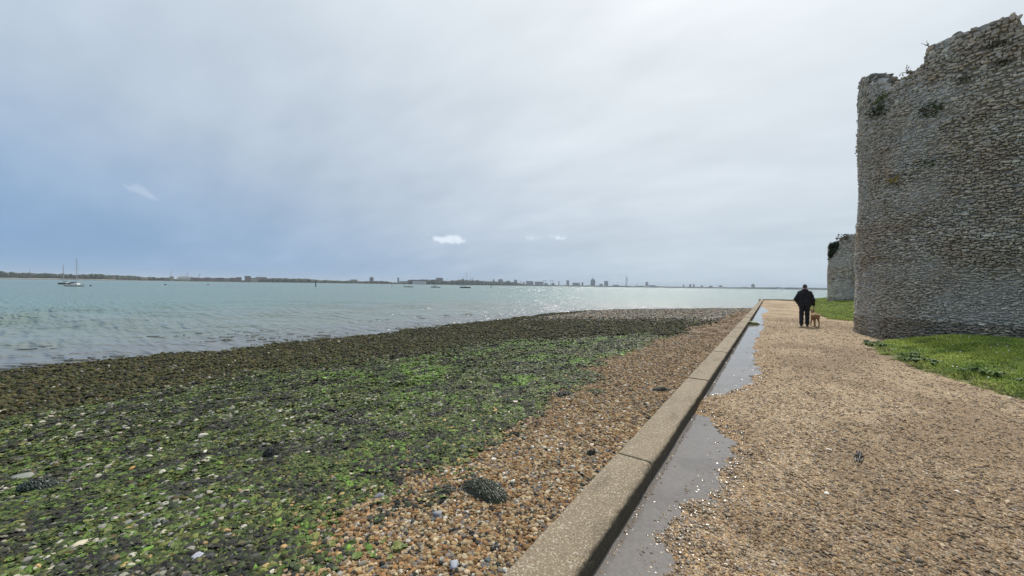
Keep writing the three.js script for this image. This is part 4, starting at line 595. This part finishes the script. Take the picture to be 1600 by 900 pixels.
  const crane = (px, h, reach, lean, label, dD = 60) => { const D = shoreD(px) + dD, t = thing('crane', label, 'crane', far(px, D), 0, 'cranes on the far shore'), H = metres(h, D), L = metres(reach, D), w = metres(0.5, D); const leg = (x) => { const g = new THREE.BoxGeometry(w, H, w); g.translate(x, H / 2, 0); part('leg', g, std([0.2, 0.22, 0.25], 0.7), t); }; leg(-L * 0.25); leg(L * 0.2); const b = new THREE.BoxGeometry(L, w * 0.9, w); b.rotateZ(lean); b.translate(0, H + w * 0.4 + Math.abs(Math.sin(lean)) * L * 0.3, 0); part('boom', b, std([0.2, 0.22, 0.25], 0.7), t); };
  crane(291.5, 7, 9, 1.15, 'leaning crane jib above the white hall'); crane(311, 6, 9, 1.2, 'leaning crane jib right of the white hall');
  crane(851, 8.6, 7, 0.05, 'left gantry crane in the middle of the skyline', 150); crane(862, 9, 8, 0.05, 'right gantry crane in the middle of the skyline', 150); crane(905, 4.4, 7, 0.5, 'sloping crane jib left of the tallest tower block', 90);
  { // observation tower: two bowed legs like a full sail, a slim spire and decks
    const px = 978.3, D = shoreD(px) + 80, t = thing('observation_tower', 'slender white sail-shaped observation tower with a spire on the far skyline', 'tower', far(px, D)), u = metres(1, D), m = std([0.5, 0.52, 0.55], 0.6); t.userData.kind = 'thing';
    const bow = (z) => new THREE.CatmullRomCurve3([V3(-0.7 * u, 0, z), V3(0.8 * u, 4.5 * u, z), V3(1.9 * u, 9 * u, z), V3(1.6 * u, 13 * u, z), V3(0.1 * u, 16.6 * u, 0)]);
    for (const z of [-8, 8]) { part('leg', new THREE.TubeGeometry(new THREE.LineCurve3(V3(-0.7 * u, 0, z), V3(-0.1 * u, 17 * u, 0)), 8, 2.4, 8), m, t); part('sail_rib', new THREE.TubeGeometry(bow(z), 24, 1.9, 8), m, t); }
    for (const [h, w] of [[11, 1.7], [12.2, 1.5], [13.3, 1.1]]) { const g = new RoundedBoxGeometry(w * u, 0.7 * u, 16, 1, 0.8); g.translate(0.75 * u, h * u, 0); part('deck', g, m, t); }
    const s = new THREE.CylinderGeometry(0.5, 1.8, 5.2 * u, 8); s.translate(-0.1 * u, 19 * u, 0); part('spire', s, m, t);
  }
  const ship = (px, w, h, label, col) => { const D = shoreD(px) - 60, t = thing('ship', label, 'ship', far(px, D), 0, 'ships moored off the far city'), L = metres(w, D), H = metres(h, D); const sh = new THREE.Shape([new THREE.Vector2(-L / 2, 0), new THREE.Vector2(L * 0.46, 0), new THREE.Vector2(L / 2, H * 0.55), new THREE.Vector2(-L / 2, H * 0.5)]), g = new THREE.ExtrudeGeometry(sh, { depth: 14, bevelEnabled: true, bevelSize: 0.5, bevelThickness: 0.5, bevelSegments: 1 }); part('hull', g, std(col, 0.7), t); const c = new THREE.BoxGeometry(L * 0.4, H * 0.5, 9); c.translate(-L * 0.12, H * 0.76, 7); part('deckhouse', c, std(wh, 0.7), t); const f = new THREE.CylinderGeometry(1.2, 1.6, H * 0.5, 8); f.translate(-L * 0.2, H * 1.2, 7); part('funnel', f, std(gy, 0.7), t); };
  ship(989, 12, 2.4, 'grey ship moored just right of the sail-shaped tower', [0.25, 0.27, 0.3]); ship(1013, 18, 2, 'pale ship moored below the tower block right of the sail-shaped tower', [0.4, 0.42, 0.44]); ship(1073, 8, 1.4, 'small dark ship far off below the pair of faint tower blocks', [0.06, 0.06, 0.07]); ship(1128, 16, 1.6, 'long grey ship far off beyond the end of the beach', [0.3, 0.32, 0.34]);
}

// ---------------------------------------------------------------- boats, posts and buoys
function hullGeometry(L, B, F, keel = 0.35, top = 1) {             // bow towards +x, waterline at y = 0
  const nx = 26, ny = 7, pos = [], idx = [];
  for (let i = 0; i <= nx; i++) { const t = i / nx, x = (t - 0.5) * L, hb = B / 2 * Math.pow(Math.sin(Math.PI * Math.min(1, 0.24 + 0.76 * t)), 0.75) * (t > 0.995 ? 0.02 : 1), sh = F * (0.86 + 0.5 * (t - 0.3) * (t - 0.3)); for (let j = -ny; j <= ny; j++) { const a = j / ny, q = Math.abs(a), y = lerp(-keel * Math.sin(Math.PI * clamp(t, 0.06, 0.94)), sh, Math.pow(q, 1.6)); pos.push(x + (t > 0.5 ? (y / F) * 0.09 * L * (t - 0.5) : 0), y, Math.sign(a) * hb * Math.pow(q, 0.55)); } }
  const m = 2 * ny + 1; for (let i = 0; i < nx; i++) for (let j = 0; j < m - 1; j++) { const a = i * m + j, b = a + m; idx.push(a, a + 1, b, a + 1, b + 1, b); }
  const o = pos.length / 3; for (let i = 0; i <= nx; i++) { const a = (i * m) * 3, b = (i * m + m - 1) * 3; pos.push(pos[a], pos[a + 1] - 0.04, pos[a + 2] * 0.97, pos[b], pos[b + 1] - 0.04, pos[b + 2] * 0.97); } for (let i = 0; i < nx; i++) { const a = o + 2 * i; idx.push(a, a + 1, a + 2, a + 1, a + 3, a + 2); }
  for (let j = 0; j + 1 < m - 1; j++) idx.push(0, j + 2, j + 1);
  return geoFrom(pos, idx);
}
function yacht(px, D, L, o, label) {
  const t = thing('sailing_boat', label, 'boat', far(px, D, SEA), o.turn || 0, 'boats moored off the beach'), B = L * 0.3, F = L * 0.105;
  part('hull', hullGeometry(L, B, F), std(o.hull, 0.3), t);
  const bs = hullGeometry(L * 0.985, B * 1.01, F * 0.16, 0.3); part('boot_stripe', bs, std(o.stripe || [0.03, 0.04, 0.06], 0.4), t);
  const cab = new RoundedBoxGeometry(L * 0.36, F * 0.75, B * 0.56, 3, F * 0.2); cab.translate(L * 0.03, F * 1.12, 0); const cb = part('cabin', cab, std(o.cabin || [0.75, 0.75, 0.72], 0.35), t);
  for (const z of [-1, 1]) for (const x of [-0.08, 0.03, 0.13]) { const w = new RoundedBoxGeometry(L * 0.07, F * 0.2, 0.03, 1, 0.01); w.translate(L * x, F * 1.2, z * B * 0.283); part('window', w, std([0.02, 0.025, 0.03], 0.1), cb); }
  if (o.hood) { const hd = new THREE.SphereGeometry(1, 14, 8, 0, 6.2832, 0, 1.57); hd.scale(L * 0.09, F * 1.0, B * 0.3); hd.translate(-L * 0.17, F * 1.2, 0); part('spray_hood', hd, std([0.025, 0.03, 0.05], 0.8), t); }
  const metal = std([0.35, 0.36, 0.38], 0.4), mast = (x, H, r) => { const g = new THREE.CylinderGeometry(r * 0.8, r, H - F, 8); g.translate(L * x, F + (H - F) / 2, 0); const mm = part('mast', g, metal, t); const sp = new THREE.CylinderGeometry(0.025, 0.025, B * 0.7, 5); sp.rotateX(Math.PI / 2); sp.translate(L * x, F + (H - F) * 0.55, 0); part('spreader', sp, metal, mm); const bg = new THREE.CylinderGeometry(0.05, 0.05, L * 0.34, 6); bg.rotateZ(Math.PI / 2); bg.translate(L * (x - 0.175), F * 1.9, 0); part('boom', bg, metal, t); const sc = new THREE.CapsuleGeometry(0.13, L * 0.28, 4, 8); sc.rotateZ(Math.PI / 2); sc.translate(L * (x - 0.175), F * 1.9 + 0.15, 0); part('sail_cover', sc, std(o.cover || [0.04, 0.06, 0.12], 0.8), t); };
  mast(0.1, o.mast, o.mr || 0.11); if (o.mizzen) mast(-0.3, o.mizzen, 0.08);
  const wire = (a, b) => part('stay', new THREE.TubeGeometry(new THREE.LineCurve3(a, b), 1, 0.018, 4), metal, t); wire(V3(L * 0.5, F * 1.15, 0), V3(L * 0.1, o.mast * 0.97, 0)); wire(V3(-L * 0.49, F, 0), V3(L * 0.1, o.mast, 0)); for (const z of [-1, 1]) wire(V3(L * 0.08, F, z * B * 0.48), V3(L * 0.1, F + (o.mast - F) * 0.9, 0));
  return t;
}
yacht(117, 144, 7.2, { mast: 11, hull: [0.72, 0.73, 0.72], hood: true, mr: 0.1 }, 'white sailing boat with a dark spray hood and tall mast, nearer of a pair');
yacht(101, 196, 7.0, { mast: 10.6, hull: [0.03, 0.045, 0.06], mr: 0.13, turn: Math.PI, cabin: [0.6, 0.6, 0.58] }, 'dark hulled sailing boat half hidden behind the white one');
yacht(680.5, 307, 7.6, { mast: 8.6, hull: [0.4, 0.42, 0.42], hood: true, mr: 0.1, turn: 0.15 }, 'small white cabin yacht with a short mast, middle of the three central boats');
yacht(727, 319, 8.8, { mast: 14, mizzen: 10, hull: [0.015, 0.016, 0.02], stripe: [0.05, 0.02, 0.02], mr: 0.14, cabin: [0.72, 0.72, 0.7] }, 'black hulled yacht with two masts, furthest right of the central boats');
{
  const L = 7.4, t = thing('open_boat', 'low grey open boat with no mast, furthest left of the central boats', 'boat', far(638.5, 313), 0.1, 'boats moored off the beach'); part('hull', hullGeometry(L, 2.2, 0.62), std([0.16, 0.15, 0.14], 0.5), t);
  for (const x of [-0.28, 0, 0.25]) { const g = new THREE.BoxGeometry(0.28, 0.06, 1.7); g.translate(L * x, 0.52, 0); part('thwart', g, std([0.3, 0.22, 0.14], 0.7), t); } const e = new RoundedBoxGeometry(0.4, 0.8, 0.4, 2, 0.1); e.translate(-L * 0.5, 0.75, 0); part('outboard', e, std([0.03, 0.03, 0.03], 0.4), t); const c = new RoundedBoxGeometry(1.1, 0.5, 0.9, 2, 0.08); c.translate(0.4, 0.8, 0); part('console', c, std([0.4, 0.4, 0.4], 0.5), t);
  const post = (px, D, H, r, col, label, o = {}) => { const p = thing('channel_post', label, 'post', far(px, D, SEA), 0, 'channel posts in the water'), g = new THREE.CylinderGeometry(r, r * 1.1, H + 2, 12); g.translate(0, H / 2 - 1, 0); part('pile', g, std(col, 0.8), p); if (o.top) { const b = new THREE.BoxGeometry(r * 3, r * 2.6, 0.1); b.translate(0, H - r, r + 0.06); part('board', b, std(o.top, 0.7), p); } const c = new THREE.CylinderGeometry(r * 0.2, r * 1.05, r * 0.9, 12); c.translate(0, H + r * 0.45, 0); part('cap', c, std(col, 0.8), p); };
  post(493.3, 266, 3.5, 0.3, [0.025, 0.03, 0.03], 'thick black channel post standing in the water left of the central boats'); post(767.5, 355, 3.3, 0.24, [0.03, 0.03, 0.035], 'thin black channel post in the water right of the two-masted yacht'); post(612.3, 250, 3.6, 0.1, [0.25, 0.09, 0.06], 'slender reddish channel pole left of the open boat', { top: [0.3, 0.08, 0.05] });
  const buoy = (px, D, r, col, label) => { const b = thing('buoy', label, 'buoy', far(px, D, SEA), 0, 'mooring buoys'), g = new THREE.SphereGeometry(r, 16, 12); g.scale(1.15, 0.85, 1.15); g.translate(0, r * 0.4, 0); part('float', g, std(col, 0.5), b); const k = new THREE.TorusGeometry(r * 0.28, r * 0.07, 6, 12); k.translate(0, r * 1.4, 0); part('ring', k, std([0.1, 0.1, 0.1], 0.5), b); };
  buoy(141.7, 152, 0.36, [0.03, 0.03, 0.035], 'dark mooring buoy just right of the white sailing boat'); buoy(258.5, 231, 0.5, [0.035, 0.04, 0.05], 'dark mooring buoy below and left of the white hall'); buoy(325.3, 273, 0.5, [0.035, 0.04, 0.05], 'dark mooring buoy furthest right of three, below the brick houses');
}

// ---------------------------------------------------------------- person and dog
function sdf(fn, lo, hi, cell) {
  const size = Math.max(hi[0] - lo[0], hi[1] - lo[1], hi[2] - lo[2]), n = Math.ceil(size / cell) + 4, half = n / 2, mc = new MarchingCubes(n, new THREE.MeshStandardMaterial(), false, false, 200000), sc = size * n / (n - 4) / 2, c = [0, 1, 2].map((i) => (lo[i] + hi[i]) / 2);
  mc.isolation = 0; const F = mc.field; for (let k = 0; k < n; k++) for (let j = 0; j < n; j++) for (let i = 0; i < n; i++) F[i + j * n + k * n * n] = -fn((i - half) / half * sc + c[0], (j - half) / half * sc + c[1], (k - half) / half * sc + c[2]);
  mc.update(); const N = mc.count ?? mc.geometry.drawRange.count, p = [];
  for (let i = 0; i < N * 3; i += 3) p.push(mc.positionArray[i] * sc + c[0], mc.positionArray[i + 1] * sc + c[1], mc.positionArray[i + 2] * sc + c[2]);
  let g = new THREE.BufferGeometry(); g.setAttribute('position', new THREE.Float32BufferAttribute(p, 3)); g = mergeVertices(g, cell * 0.02); g.computeVertexNormals();
  const P = g.attributes.position, Nn = g.attributes.normal; let out = 0; const e = cell * 0.3; for (let i = 0; i < P.count; i += 7) out += Math.sign(fn(P.getX(i) + Nn.getX(i) * e, P.getY(i) + Nn.getY(i) * e, P.getZ(i) + Nn.getZ(i) * e) - fn(P.getX(i), P.getY(i), P.getZ(i)));
  if (out < 0) { const ix = g.index.array; for (let i = 0; i < ix.length; i += 3) { const t = ix[i]; ix[i] = ix[i + 1]; ix[i + 1] = t; } g.computeVertexNormals(); }
  return g;
}
const bone = (a, b, ra, rb) => { const d = [b[0] - a[0], b[1] - a[1], b[2] - a[2]], l = d[0] * d[0] + d[1] * d[1] + d[2] * d[2] || 1e-9; return (x, y, z) => { const px = x - a[0], py = y - a[1], pz = z - a[2], t = clamp((px * d[0] + py * d[1] + pz * d[2]) / l, 0, 1); return Math.hypot(px - d[0] * t, py - d[1] * t, pz - d[2] * t) - lerp(ra, rb, t); }; };
const ball = (c, r) => { const m = Math.min(...r); return (x, y, z) => (Math.hypot((x - c[0]) / r[0], (y - c[1]) / r[1], (z - c[2]) / r[2]) - 1) * m; };
const smin = (k, ...fs) => (x, y, z) => { let d = fs[0](x, y, z); for (let i = 1; i < fs.length; i++) { const e = fs[i](x, y, z), h = clamp(0.5 + 0.5 * (e - d) / k, 0, 1); d = lerp(e, d, h) - k * h * (1 - h); } return d; };
{
  const g0 = W(18.5, -2.0), y0 = pathH(18.5, -2.0) + 0.01;
  const man = thing('person', 'person in a black coat and dark trousers walking away along the path', 'person', V3(g0.x, y0, g0.z), degToRad(-34)); man.scale.set(0.9, 1, 0.93);
  const hipL = [-0.095, 0.93, 0], hipR = [0.095, 0.93, 0], knL = [-0.11, 0.5, -0.01], knR = [0.11, 0.5, -0.07], anL = [-0.12, 0.09, 0.12], anR = [0.115, 0.085, -0.03], toL = [-0.13, 0.035, -0.06], toR = [0.135, 0.035, -0.22];
  const shL = [-0.2, 1.43, 0.01], shR = [0.2, 1.43, 0.01], elL = [-0.345, 1.16, 0.07], elR = [0.31, 1.14, 0.04], wrL = [-0.25, 0.98, -0.12], wrR = [0.345, 0.9, -0.05];
  const hand = (w, dir, side) => { const f = [bone(w, [w[0] + dir[0] * 0.075, w[1] + dir[1] * 0.075, w[2] + dir[2] * 0.075], 0.03, 0.036)]; const c = [w[0] + dir[0] * 0.085, w[1] + dir[1] * 0.085, w[2] + dir[2] * 0.085]; for (let i = 0; i < 4; i++) { const z = (i - 1.5) * 0.021, L = [0.036, 0.042, 0.04, 0.03][i], k = [c[0] + dir[0] * L, c[1] + dir[1] * L, c[2] + z + dir[2] * L]; f.push(bone([c[0], c[1], c[2] + z], k, 0.0095, 0.009), bone(k, [k[0] - side * 0.026, k[1] + dir[1] * L * 0.45, k[2]], 0.009, 0.008)); } f.push(bone([w[0], w[1] + dir[1] * 0.03, w[2] - 0.03], [w[0] - side * 0.016, w[1] + dir[1] * 0.075, w[2] - 0.052], 0.011, 0.009)); return smin(0.008, ...f); };
  const headC = [0, 1.69, -0.035];
  const head = smin(0.02, ball([0, 1.705, -0.02], [0.077, 0.1, 0.096]), ball([0, 1.655, -0.055], [0.06, 0.085, 0.07]), bone([0, 1.69, -0.12], [0, 1.655, -0.145], 0.009, 0.015), ball([0, 1.715, -0.108], [0.05, 0.012, 0.012]), ball([0, 1.62, -0.115], [0.026, 0.009, 0.012]), ball([-0.08, 1.68, -0.02], [0.012, 0.032, 0.02]), ball([0.08, 1.68, -0.02], [0.012, 0.032, 0.02]), bone([0, 1.5, 0.01], [0, 1.63, -0.015], 0.062, 0.058));
  const torso = smin(0.08, bone([-0.085, 0.98, 0], [-0.11, 1.38, 0], 0.115, 0.12), bone([0.085, 0.98, 0], [0.11, 1.38, 0], 0.115, 0.12));
  const bodyF = smin(0.03, torso, bone(shL, elL, 0.058, 0.046), bone(elL, wrL, 0.044, 0.03), bone(shR, elR, 0.058, 0.046), bone(elR, wrR, 0.044, 0.03), bone(hipL, knL, 0.09, 0.058), bone(knL, anL, 0.056, 0.038), bone(hipR, knR, 0.09, 0.058), bone(knR, anR, 0.056, 0.038), bone(anL, toL, 0.04, 0.028), bone(anR, toR, 0.04, 0.028), bone([0, 1.4, 0.01], [0, 1.56, 0], 0.075, 0.06));
  const skin = std([0.42, 0.26, 0.19], 0.6);
  const geo = mergeGeometries([sdf(bodyF, [-0.45, 0, -0.3], [0.45, 1.6, 0.3], 0.018), sdf(head, [-0.11, 1.48, -0.17], [0.11, 1.82, 0.1], 0.006), sdf(hand(wrR, [0.06, -0.98, -0.1], 1), [0.28, 0.74, -0.14], [0.4, 0.94, 0.04], 0.004), sdf(hand(wrL, [0.35, -0.75, -0.5], -1), [-0.33, 0.8, -0.28], [-0.14, 1.02, -0.06], 0.004)]);
  part('body', geo, skin, man);
  const folds = (x, y, z) => 0.008 * Math.sin(y * 34 + x * 9 + z * 14) * Math.sin(x * 21 + z * 17 + 1);
  const coatF = smin(0.05, bone([-0.1, 0.9, 0.0], [-0.115, 1.36, 0.01], 0.165, 0.15), bone([0.1, 0.9, 0.0], [0.115, 1.36, 0.01], 0.165, 0.15), bone([-0.12, 1.42, 0.01], [0.12, 1.42, 0.01], 0.11, 0.11), bone(shL, elL, 0.088, 0.075), bone(elL, wrL, 0.074, 0.055), bone(shR, elR, 0.088, 0.075), bone(elR, [wrR[0] - 0.002, wrR[1] + 0.02, wrR[2]], 0.074, 0.054), bone([-0.04, 1.535, 0.015], [0.04, 1.535, 0.015], 0.085, 0.085), ball([0, 1.5, 0.07], [0.13, 0.075, 0.07]));
  part('coat', sdf((x, y, z) => Math.max(coatF(x, y, z) + folds(x, y, z), 0.83 + 0.01 * Math.sin(x * 12) - y, y - 1.6), [-0.48, 0.8, -0.34], [0.48, 1.64, 0.34], 0.014), std([0.013, 0.0135, 0.016], 0.8), man);
  const trF = smin(0.04, bone(hipL, knL, 0.118, 0.088), bone(knL, [anL[0], 0.1, anL[2] - 0.01], 0.088, 0.08), bone(hipR, knR, 0.118, 0.088), bone(knR, [anR[0], 0.1, anR[2]], 0.088, 0.08), bone([-0.07, 0.96, 0], [0.07, 0.96, 0], 0.14, 0.14));
  part('trousers', sdf((x, y, z) => Math.max(trF(x, y, z) + folds(x * 1.3, y, z), 0.075 - y, y - 1.02), [-0.26, 0.04, -0.3], [0.26, 1.06, 0.3], 0.014), std([0.016, 0.0165, 0.02], 0.85), man);
  const shoe = (a, t) => { const f = smin(0.03, bone([a[0], 0.07, a[2] + 0.02], [t[0], 0.045, t[2] + 0.02], 0.052, 0.042), bone([a[0], 0.06, a[2] + 0.03], [a[0], 0.14, a[2]], 0.05, 0.052)); return sdf((x, y, z) => Math.max(f(x, y, z), 0.004 - y, y - 0.16), [a[0] - 0.1, -0.02, Math.min(a[2], t[2]) - 0.08], [a[0] + 0.1, 0.2, a[2] + 0.12], 0.012); };
  part('shoe', shoe(anL, toL), std([0.05, 0.03, 0.018], 0.6), man); part('shoe', shoe(anR, toR), std([0.05, 0.03, 0.018], 0.6), man);
  const hairF = ball([0, 1.715, -0.012], [0.086, 0.1, 0.103]); part('hair', sdf((x, y, z) => Math.max(hairF(x, y, z) + 0.003 * Math.sin(x * 160) * Math.sin(y * 130 + z * 90), -(y - 1.655 + (z < -0.02 ? (z + 0.02) * -0.9 - 0 : 0) - (z < -0.06 ? 0.02 : 0)), -0.1 - z), [-0.11, 1.6, -0.13], [0.11, 1.84, 0.12], 0.007), std([0.075, 0.07, 0.066], 0.85), man);

  // dog standing beside the right leg, seen from behind
  const dg = W(18.62, -2.36), dog = thing('dog', 'tan short-haired dog walking on a lead at the right side of the person', 'dog', V3(dg.x, pathH(18.62, -2.36) + 0.005, dg.z), degToRad(-27));
  const trunk = smin(0.05, ball([0, 0.47, -0.2], [0.115, 0.155, 0.19]), ball([0, 0.5, 0.08], [0.1, 0.115, 0.2]), ball([0, 0.51, 0.24], [0.115, 0.12, 0.12]));
  const leg4 = []; for (const s of [-1, 1]) { leg4.push(bone([s * 0.075, 0.5, -0.26], [s * 0.08, 0.34, -0.24], 0.06, 0.042), bone([s * 0.08, 0.34, -0.24], [s * 0.08, 0.17, -0.3 + s * 0.05], 0.036, 0.025), bone([s * 0.08, 0.17, -0.3 + s * 0.05], [s * 0.08, 0.035, -0.29 + s * 0.07], 0.024, 0.022), bone([s * 0.08, 0.028, -0.29 + s * 0.07], [s * 0.082, 0.024, -0.34 + s * 0.07], 0.028, 0.024)); const o = s * 0.06; leg4.push(bone([s * 0.075, 0.5, 0.24], [s * 0.092, 0.35, 0.17 + o], 0.09, 0.052), bone([s * 0.092, 0.35, 0.17 + o], [s * 0.088, 0.2, 0.33 + o], 0.048, 0.027), bone([s * 0.088, 0.2, 0.33 + o], [s * 0.088, 0.04, 0.3 + o], 0.026, 0.023), bone([s * 0.088, 0.028, 0.3 + o], [s * 0.088, 0.024, 0.245 + o], 0.029, 0.025)); }
  const dogF = smin(0.03, trunk, ...leg4, bone([0, 0.54, -0.33], [0, 0.72, -0.47], 0.085, 0.06), ball([0, 0.76, -0.52], [0.065, 0.065, 0.085]), bone([0, 0.745, -0.57], [0, 0.72, -0.68], 0.042, 0.028), bone([-0.06, 0.8, -0.49], [-0.085, 0.71, -0.5], 0.018, 0.022), bone([0.06, 0.8, -0.49], [0.085, 0.71, -0.5], 0.018, 0.022), bone([0, 0.55, 0.33], [0.02, 0.44, 0.44], 0.026, 0.018), bone([0.02, 0.44, 0.44], [0.03, 0.36, 0.46], 0.018, 0.01));
  const dgeo = sdf(dogF, [-0.18, -0.01, -0.74], [0.18, 0.88, 0.54], 0.011), dc = [], dp = dgeo.attributes.position; for (let i = 0; i < dp.count; i++) { const x = dp.getX(i), y = dp.getY(i), z = dp.getZ(i), a = fbm(x * 9, y * 9, z * 9 + 3, 3), light = sst(Math.abs(z - 0.42), 0.12, 0.02) * sst(y, 0.55, 0.3) * 0.6 + sst(y, 0.16, 0.05) * 0.35; dc.push(...mix3(mix3([0.24, 0.1, 0.025], [0.3, 0.14, 0.04], a), [0.4, 0.25, 0.12], light)); } dgeo.setAttribute('color', new THREE.Float32BufferAttribute(dc, 3)); dog.scale.set(0.74, 0.9, 0.9); part('body', dgeo, std(null, 0.8, { vertexColors: true }), dog);
  const col = new THREE.TorusGeometry(0.075, 0.011, 8, 24); col.rotateX(Math.PI / 2 - 0.85); col.translate(0, 0.645, -0.41); part('collar', col, std([0.03, 0.03, 0.035], 0.6), dog);
  man.updateMatrixWorld(); dog.updateMatrixWorld(); const h = V3(0.352, 0.8, -0.06).applyMatrix4(man.matrixWorld), c = V3(0.02, 0.71, -0.39).applyMatrix4(dog.matrixWorld), mid = h.clone().lerp(c, 0.5); mid.y -= 0.12;
  const lead = new THREE.Mesh(new THREE.TubeGeometry(new THREE.QuadraticBezierCurve3(h, mid, c), 20, 0.008, 6), std([0.02, 0.02, 0.02], 0.7)); lead.name = 'dog_lead'; scene.add(lead); tag(lead, 'dark dog lead hanging from the hand of the person to the dog collar', 'lead');
}
// ---------------------------------------------------------------- render
scene.traverse((o) => { if (o.isMesh) { o.castShadow = true; o.receiveShadow = true; } });
const renderer = new THREE.WebGLRenderer({ antialias: true });
renderer.setSize(1024, 576); renderer.toneMapping = THREE.LinearToneMapping; renderer.toneMappingExposure = EXPOSURE;
renderer.shadowMap.enabled = true; renderer.shadowMap.type = THREE.PCFSoftShadowMap;
renderer.render(scene, camera);
